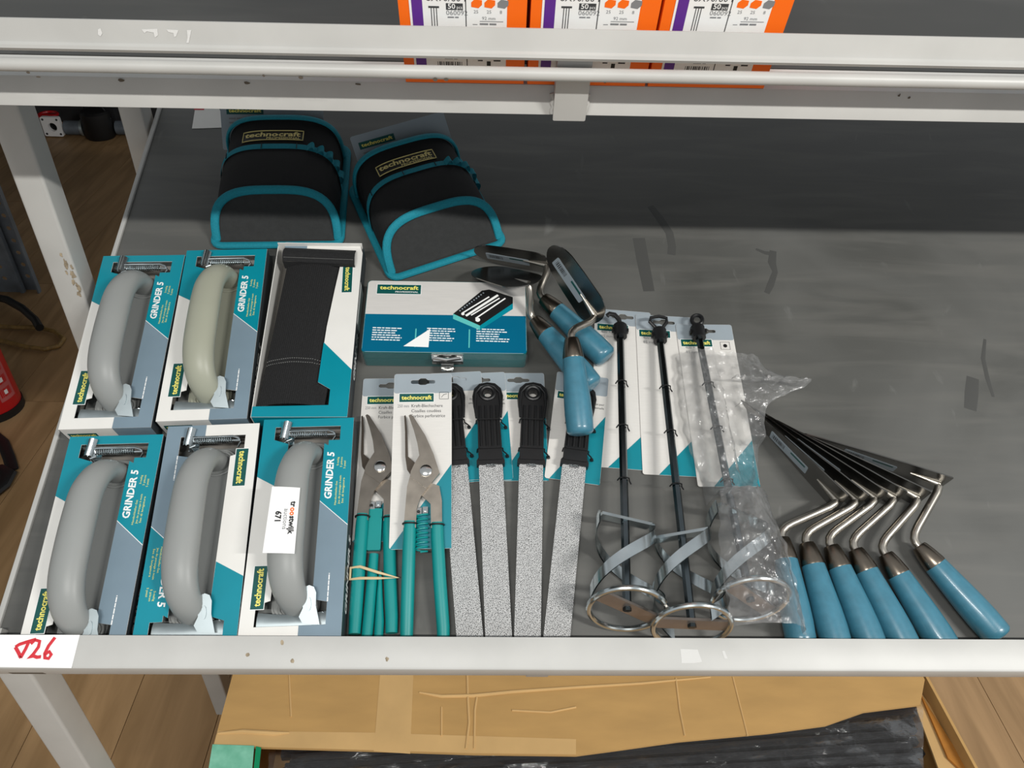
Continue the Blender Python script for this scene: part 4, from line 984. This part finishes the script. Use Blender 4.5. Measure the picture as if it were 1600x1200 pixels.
def bag_floor(x, y):
    """height of the things under the film"""
    h = 7.0
    for (hx0, hy0), (tx0_, ty0_), w_ in (((740, 0), (748, 396), 0), ((807, 28), (800, 402), 1)):
        f_ = (y - hy0) / (ty0_ - hy0); ax = hx0 + (tx0_ - hx0) * f_; az = 43.2 + (14.8 - 43.2) * f_
        if y < hy0 + 118:
            R_ = 47.5 - 8 * max(0, min(1, (y - hy0) / 105)); d_ = abs(x - ax)
            if d_ < R_: h = max(h, az + math.sqrt(R_ * R_ - d_ * d_) + 1)
        elif w_ and abs(x - ax) < 16: h = max(h, az + 9 - max(0, abs(x - ax) - 9) * 1.4)
    if y < 112 and abs(x - 864) < 21: h = max(h, 17.4 + math.sqrt(21 * 21 - (x - 864) ** 2))
    if 225 < y < 312 and x > 832: h = max(h, 33)
    return h
m = MB(); m.grid(bag_surface, 70, 150, 'film'); o = tag(m.build('plastic_bag', angle=40), 'crumpled clear plastic bag over a mixer and its card', 'plastic bag'); o.matrix_world = S

# ---------------------------------------------------------------- carton and black strips under the shelf
ZC = H0 - .50
def g(px, py, z=ZC): p = pix(px, py, Matrix.Identity(4), 2, z * 1000); return (p.x, p.y)
t = thing('cardboard_carton', 'large brown cardboard carton under the lower shelf', 'carton', Matrix.Identity(4))
A, B_ = g(362, 1040), g(1432, 1040)
front = [g(x, y) for x, y in ((333, 1166), (560, 1172), (740, 1178), (900, 1180), (960, 1172), (1060, 1158), (1200, 1145), (1290, 1133), (1350, 1112), (1438, 1101))]
dirx = Vector((B_[0] - A[0], B_[1] - A[1])).normalized(); diry = Vector((-dirx.y, dirx.x))
bl = Vector(A) + diry * .3 * 1000; br = Vector(B_) + diry * .3 * 1000
z0 = ZC * 1000
lfx, rfx = g(313, 1310), g(1592, 1310)
m = MB(); m.prism(front + [g(1445, 1062), tuple(br), tuple(bl)], z0 - 5, z0, 'carton'); top = m.build('top_panel', t, smooth=False)
base = [lfx, rfx, tuple(br), tuple(bl)]
for i in range(4):
    a, c = Vector(base[i]), Vector(base[(i + 1) % 4]); nn = (c - a).normalized(); k = Vector((-nn.y, nn.x)) * 5
    m = MB(); m.prism([tuple(a), tuple(c), tuple(c + k), tuple(a + k)], 2, z0 - 5.5 if i != 0 else z0 - 60, 'carton'); m.build('side_panel', t, smooth=False)
m = MB(); m.prism(base, 1, 4, 'carton'); m.build('bottom_panel', t, smooth=False)
# tape, creases, torn edge on the top panel
m = MB(); q = [g(x, y) for x, y in ((367, 1061), (592, 1061), (588, 1144), (348, 1140))]; m.flat(q, z0 + .4, 'cartonlight')
m = MB()
for x0_, x1_ in ((592, 588), (646, 640)): pass
q = [g(x, y) for x, y in ((594, 1052), (646, 1052), (641, 1178), (584, 1174))]; m.flat(q, z0 + .5, 'cartonlight')
q = [g(x, y) for x, y in ((340, 1142), (590, 1145), (640, 1147), (900, 1155), (900, 1179), (740, 1177), (334, 1165))]; m.flat(q, z0 + .4, 'cartonlight'); m.build('tape', top, smooth=False)
def crease(pts, w=1.4, k='cartonlight'):
    m = MB(); p = [g(x, y) for x, y in pts]; m.tube([(a[0], a[1], z0 + .3) for a in p], w, k, 8); m.build('crease', top)
crease([(655, 1082), (690, 1088), (740, 1087), (800, 1081), (900, 1074), (1000, 1068), (1110, 1058)], [1.5, 3, 3.4, 3, 2.6, 2.4, 1.5], 'cartonlight')
crease([(730, 1052), (731, 1090), (733, 1130), (728, 1170)], 2.2); crease([(745, 1090), (742, 1110), (741, 1170)], 2)
crease([(340, 1146), (380, 1143), (430, 1146), (452, 1145)], [2, 4, 4, 1.5], 'cartonlight'); crease([(1056, 1060), (1062, 1110), (1070, 1150)], 1.8); crease([(690, 1105), (690, 1150)], 1.6); crease([(800, 1110), (860, 1113), (900, 1105)], 1.8, 'cartonlight'); crease([(452, 1055), (455, 1120)], 1.6, 'cartonlight'); crease([(1145, 1058), (1168, 1150)], 1.5)
# torn side flap on the right
m = MB(); q = [g(x, y) for x, y in ((1438, 1058), (1450, 1064), (1475, 1100), (1535, 1200), (1560, 1240), (1500, 1240), (1470, 1160), (1445, 1095))]
m.prism(q, z0 - 40, z0 - 36, 'cartonlight'); q = [g(x, y) for x, y in ((1446, 1066), (1462, 1092), (1500, 1150), (1540, 1200), (1528, 1204), (1492, 1170), (1470, 1120))]
m.prism(q, z0 - 34, z0 - 30, 'cartontorn'); m.build('side_flap', t, smooth=False)
# black strips
rnd = random.Random(11)
s0 = None
def strip_obj(p0, p1, z, label):
    global s0
    a, c = Vector(p0), Vector(p1); d = c - a; Lx = d.length
    mw = Matrix.Translation((a.x * MM, a.y * MM, z * MM)) @ Matrix.Rotation(math.atan2(d.y, d.x), 4, 'Z')
    mb_ = MB(); mb_.prism(rrect(0, Lx, -6.6, 6.6, 2, 2), 0, 12, 'strip')
    for k in (-3.6, 3.6): mb_.prism(rrect(6, Lx - 6, k - 1.5, k + 1.5, 1.2, 2), 11.5, 13.8, 'strip')
    o = mb_.build('rubber_strip'); o.matrix_world = mw
    tag(o, 'black ribbed strip in the film-wrapped bundle inside the brown carton', 'strip', 'black strips in the carton')
for lay in range(2):
    for i in range(8):
        yl = 1183 + i * 14 + lay * 7; yr = 1107 + i * 18 + lay * 8
        zz = ZC - .066 + lay * .016
        p0 = g(436 + rnd.uniform(-8, 20), yl, zz); p1 = g(1420 + i * 4 + rnd.uniform(-12, 8), yr, zz)
        strip_obj(p0, p1, zz * 1000, '')
m = MB()
def wrapf(u, v):
    x = 420 + u * 1022; yt = 1176 - 76 * u ** 1.3 - 6; y = yt + v * (1290 - yt)
    px_, py_ = g(x, y, ZC - .018)
    return (px_, py_, (ZC - .018) * 1000 + 4 * noise.noise((u * 24, v * 5, 3)) + 4 * (1 - 2 * abs(noise.noise((u * 14 + v * 3, v * 6, 8)))) - 12 * max(0, .06 - v) / .06)
m.grid(wrapf, 150, 24, 'stretchfilm'); tag(m.build('plastic_film', angle=40), 'clear plastic film over the black strips', 'plastic film')
t = thing('green_leaflet', 'mint green patterned leaflet lying on the carton edge', 'leaflet', Matrix.Identity(4))
m = MB(); q = [g(x, y, ZC + .003) for x, y in ((332, 1163), (397, 1165), (392, 1225), (322, 1225))]; m.prism(q, z0 + 1, z0 + 3, 'mint'); m.build('sheet', t, smooth=False)
m = MB(); q = [g(x, y, ZC + .003) for x, y in ((400, 1166), (408, 1168), (402, 1225), (394, 1225))]; m.prism(q, z0 + 1, z0 + 3.2, 'green'); m.build('edge_strip', t, smooth=False)

# ---------------------------------------------------------------- things on the floor behind the rack
def fp(px, py, z=0.0): p = pix(px, py, Matrix.Identity(4), 2, z); return p
base = fp(12, 652)
t = thing('fire_extinguisher', 'red fire extinguisher standing on the wooden floor', 'extinguisher', Matrix.Translation((base.x * MM - .055, base.y * MM + .04, 0)))
prof = [(0, 60), (2, 70), (8, 76), (20, 78), (300, 78), (330, 72), (352, 52), (362, 28), (375, 24)]
m = MB(); m.tube([(0, 0, z) for z, r in prof], [r for z, r in prof], 'red', 32); m.build('cylinder', t, angle=50)
m = MB(); m.tube([(0, 0, 0), (0, 0, 26)], 81, 'black', 32); m.build('foot_ring', t)
m = MB(); m.tube([(0, 0, 372), (0, 0, 400)], 20, 'black', 16); m.bx(-14, 14, -90, 20, 400, 412, 'black'); m.bx(-12, 12, -80, 16, 425, 434, 'black'); m.build('valve', t)
m = MB()
def cyl(a0, a1, z_0, z_1, k):
    m.grid(lambda u, v: (78.6 * math.cos(math.radians(a0 + (a1 - a0) * u)), 78.6 * math.sin(math.radians(a0 + (a1 - a0) * u)), z_0 + (z_1 - z_0) * v), 10, 2, k)
cyl(-36, 2, 62, 250, 'redlabel'); cyl(-56, -38, 262, 292, 'white')
for i in range(4): cyl(-32, -4, 75 + i * 44, 104 + i * 44, 'red')
for i in range(4): cyl(-22, -14, 82 + i * 44, 97 + i * 44, 'white')
m.build('instruction_label', t)
m = MB(); m.tube([(-20, 20, 395), (-60, 70, 340), (-65, 75, 220), (-65, 72, 120), (-62, 70, 40)], 9, 'black', 12); m.build('hose', t)
m = MB(); pts = []
for x, y in ((-30, 505), (0, 510), (30, 512), (60, 512), (85, 518), (100, 530), (92, 541), (70, 546), (40, 542), (10, 534), (-20, 530)): p = fp(x, y, 12); pts.append((p.x, p.y, 13))
m.tube(pts, 8, 'hose', 10); tag(m.build('air_hose'), 'yellow-brown hose looped on the floor behind the extinguisher', 'hose')
m = MB(); pts = []
for x, y in ((-20, 462), (10, 468), (35, 482), (55, 500), (62, 512)): p = fp(x, y, 37); pts.append((p.x, p.y, 37))
m.tube(pts, 14, 'black', 10); tag(m.build('cable'), 'thick black cable running over the looped hose', 'cable')
m = MB(); pts = []
for x, y in ((-14, 676), (5, 692), (14, 715), (20, 735)): p = fp(x, y, 8); pts.append((p.x, p.y, 9))
m.tube(pts, 16, 'black', 8, ry=4); tag(m.build('strap'), 'black strap lying on the floor before the extinguisher', 'strap')
m = MB(); pts = []
for x, y in ((-25, 742), (0, 738), (12, 745), (4, 760), (-20, 780)): p = fp(x, y, 8); pts.append((p.x, p.y, 14))
m.tube(pts, [20, 24, 26, 24, 20], 'black', 10, ry=13); tag(m.build('bag_handle'), 'black padded handle on the floor at the strap end', 'handle')
# perforated steel upright of the next rack
ub = fp(44, 456)
t = thing('slotted_rack', 'dark galvanised rack upright with punched holes, plus an added unseen shade shelf', 'rack', Matrix.Translation((ub.x * MM, ub.y * MM, 0)))
hole = lambda z: circle(-62, z, 8, 10) 
for k, (x0, x1) in enumerate(((-110, -22), (-18, 40))):
    m = MB(); zs_ = [60 + i * 50 for i in range(24)]
    holes = [circle((x0 + x1) / 2, z, 9, 10) for z in zs_]
    m.prism(rect(x0, x1, 0, 1300), 0, 4, 'galv', holes=holes, xf=Matrix(((1, 0, 0, 0), (0, 0, -1, 20 * k), (0, 1, 0, 0), (0, 0, 0, 1)))); m.build('flange', t, smooth=False)
for x in (-112, -66 + 44, -16, 42):
    m = MB(); m.bx(x, x + 6, -12, 6, 0, 1300, 'galv'); m.build('rib', t, smooth=False)
for zz in (1290,):
    m = MB(); m.bx(-2300, 880, -1980, 2600, zz, zz + 30, 'galv'); m.build('shade_shelf', t, smooth=False)  # unseen shelf, added to shade the floor at left
for x, y in ((-1480, -1930), (-1480, 2560), (640, 2560)):
    m = MB(); m.bx(x, x + 45, y, y + 40, 0, 1300, 'galv'); m.build('upright', t, smooth=False)  # posts added to carry the unseen shelf
# far clutter on the floor
def clutter(name, label, cat, px_, py_, fn):
    p = fp(px_, py_); t = thing(name, label, cat, Matrix.Translation((p.x * MM, p.y * MM, 0)) @ Matrix.Scale(.68, 4), None); fn(t)
def flange_piece(t):
    m = MB(); m.prism(rrect(-75, 75, 10, 165, 14), 0, 30, 'label', holes=[circle(6, 85, 34, 20)], xf=Matrix(((1, 0, 0, 0), (0, 0, -1, 0), (0, 1, 0, 0), (0, 0, 0, 1)))); m.build('plate', t)
    for x, z in ((-55, 30), (55, 30), (-55, 145), (55, 145)):
        m = MB(); m.tube([(x, -32, z), (x, -26, z)], 9, 'darkgear', 10); m.build('bolt', t)
def pipe_piece(t):
    m = MB(); m.tube([(-72, 0, 65), (58, 8, 65)], 55, 'galv', 20); m.build('pipe', t); m = MB(); m.tube([(52, 8, 65), (74, 9, 65)], 64, 'zincdull', 20); m.build('collar', t)
def drum_piece(t):
    m = MB(); m.tube([(0, 0, 0), (0, 0, 20), (0, 0, 200), (0, 0, 215)], [105, 115, 115, 100], 'black', 24); m.build('tub', t); m = MB(); m.tube([(-112, 0, 150), (-60, 0, 270), (60, 0, 270), (112, 0, 150)], 7, 'black', 8); m.build('handle', t)
def tag_piece(t):
    m = MB(); m.prism(rrect(-90, 90, -45, 45, 10), 0, 40, 'cardgrey', xf=Matrix.Translation((0, 0, 210)) @ Matrix.Rotation(-.5, 4, 'Y')); m.build('casing', t); m = MB(); m.bx(-40, 40, -40, 40, 0, 190, 'darkgear'); m.build('body', t)
def redvalve(t):
    m = MB(); m.tube([(0, 0, 0), (0, 0, 120)], 40, 'darkgear', 16); m.build('body', t); m = MB(); m.tube([(70 * math.cos(a), 70 * math.sin(a), 140) for a in [i * math.pi / 10 for i in range(20)]], 12, 'red', 8, closed=True); m.bx(-70, 70, -6, 6, 134, 146, 'red'); m.build('hand_wheel', t)
clutter('flange_fitting', 'white flange with a round hole on the far floor', 'fitting', 89, 213, flange_piece)
clutter('pipe_fitting', 'grey pipe fitting lying on the far floor by the flange', 'fitting', 121, 212, pipe_piece)
clutter('black_tub', 'black tub on the far floor between pipe fittings', 'tub', 159, 214, drum_piece)
clutter('pipe_fitting', 'grey pipe fitting lying beside the rear rack post', 'fitting', 200, 212, pipe_piece)
clutter('pump_head', 'dark pump with a pale tilted casing behind the tub', 'pump', 181, 201, tag_piece)
clutter('valve', 'dark valve with a red hand wheel beside the flange', 'valve', 84, 206, redvalve)
w_ = fp(130, 205)
t = thing('storage_bin', 'dark low storage bin behind the far fittings', 'bin', Matrix.Translation((w_.x * MM, w_.y * MM + .16, 0)))
m = MB()
for a in ((-700, 700, -20, 0, 0, 420), (-700, 700, 400, 420, 0, 420), (-700, -680, 0, 400, 0, 420), (680, 700, 0, 400, 0, 420), (-700, 700, 0, 400, 0, 12)): m.bx(*a, 'darkgear')
m.build('bin_body', t, smooth=False)
m = MB(); m.tube([(-700, -20, 420), (700, -20, 420), (700, 420, 420), (-700, 420, 420)], 14, 'black', 8, closed=True); m.build('rim', t)
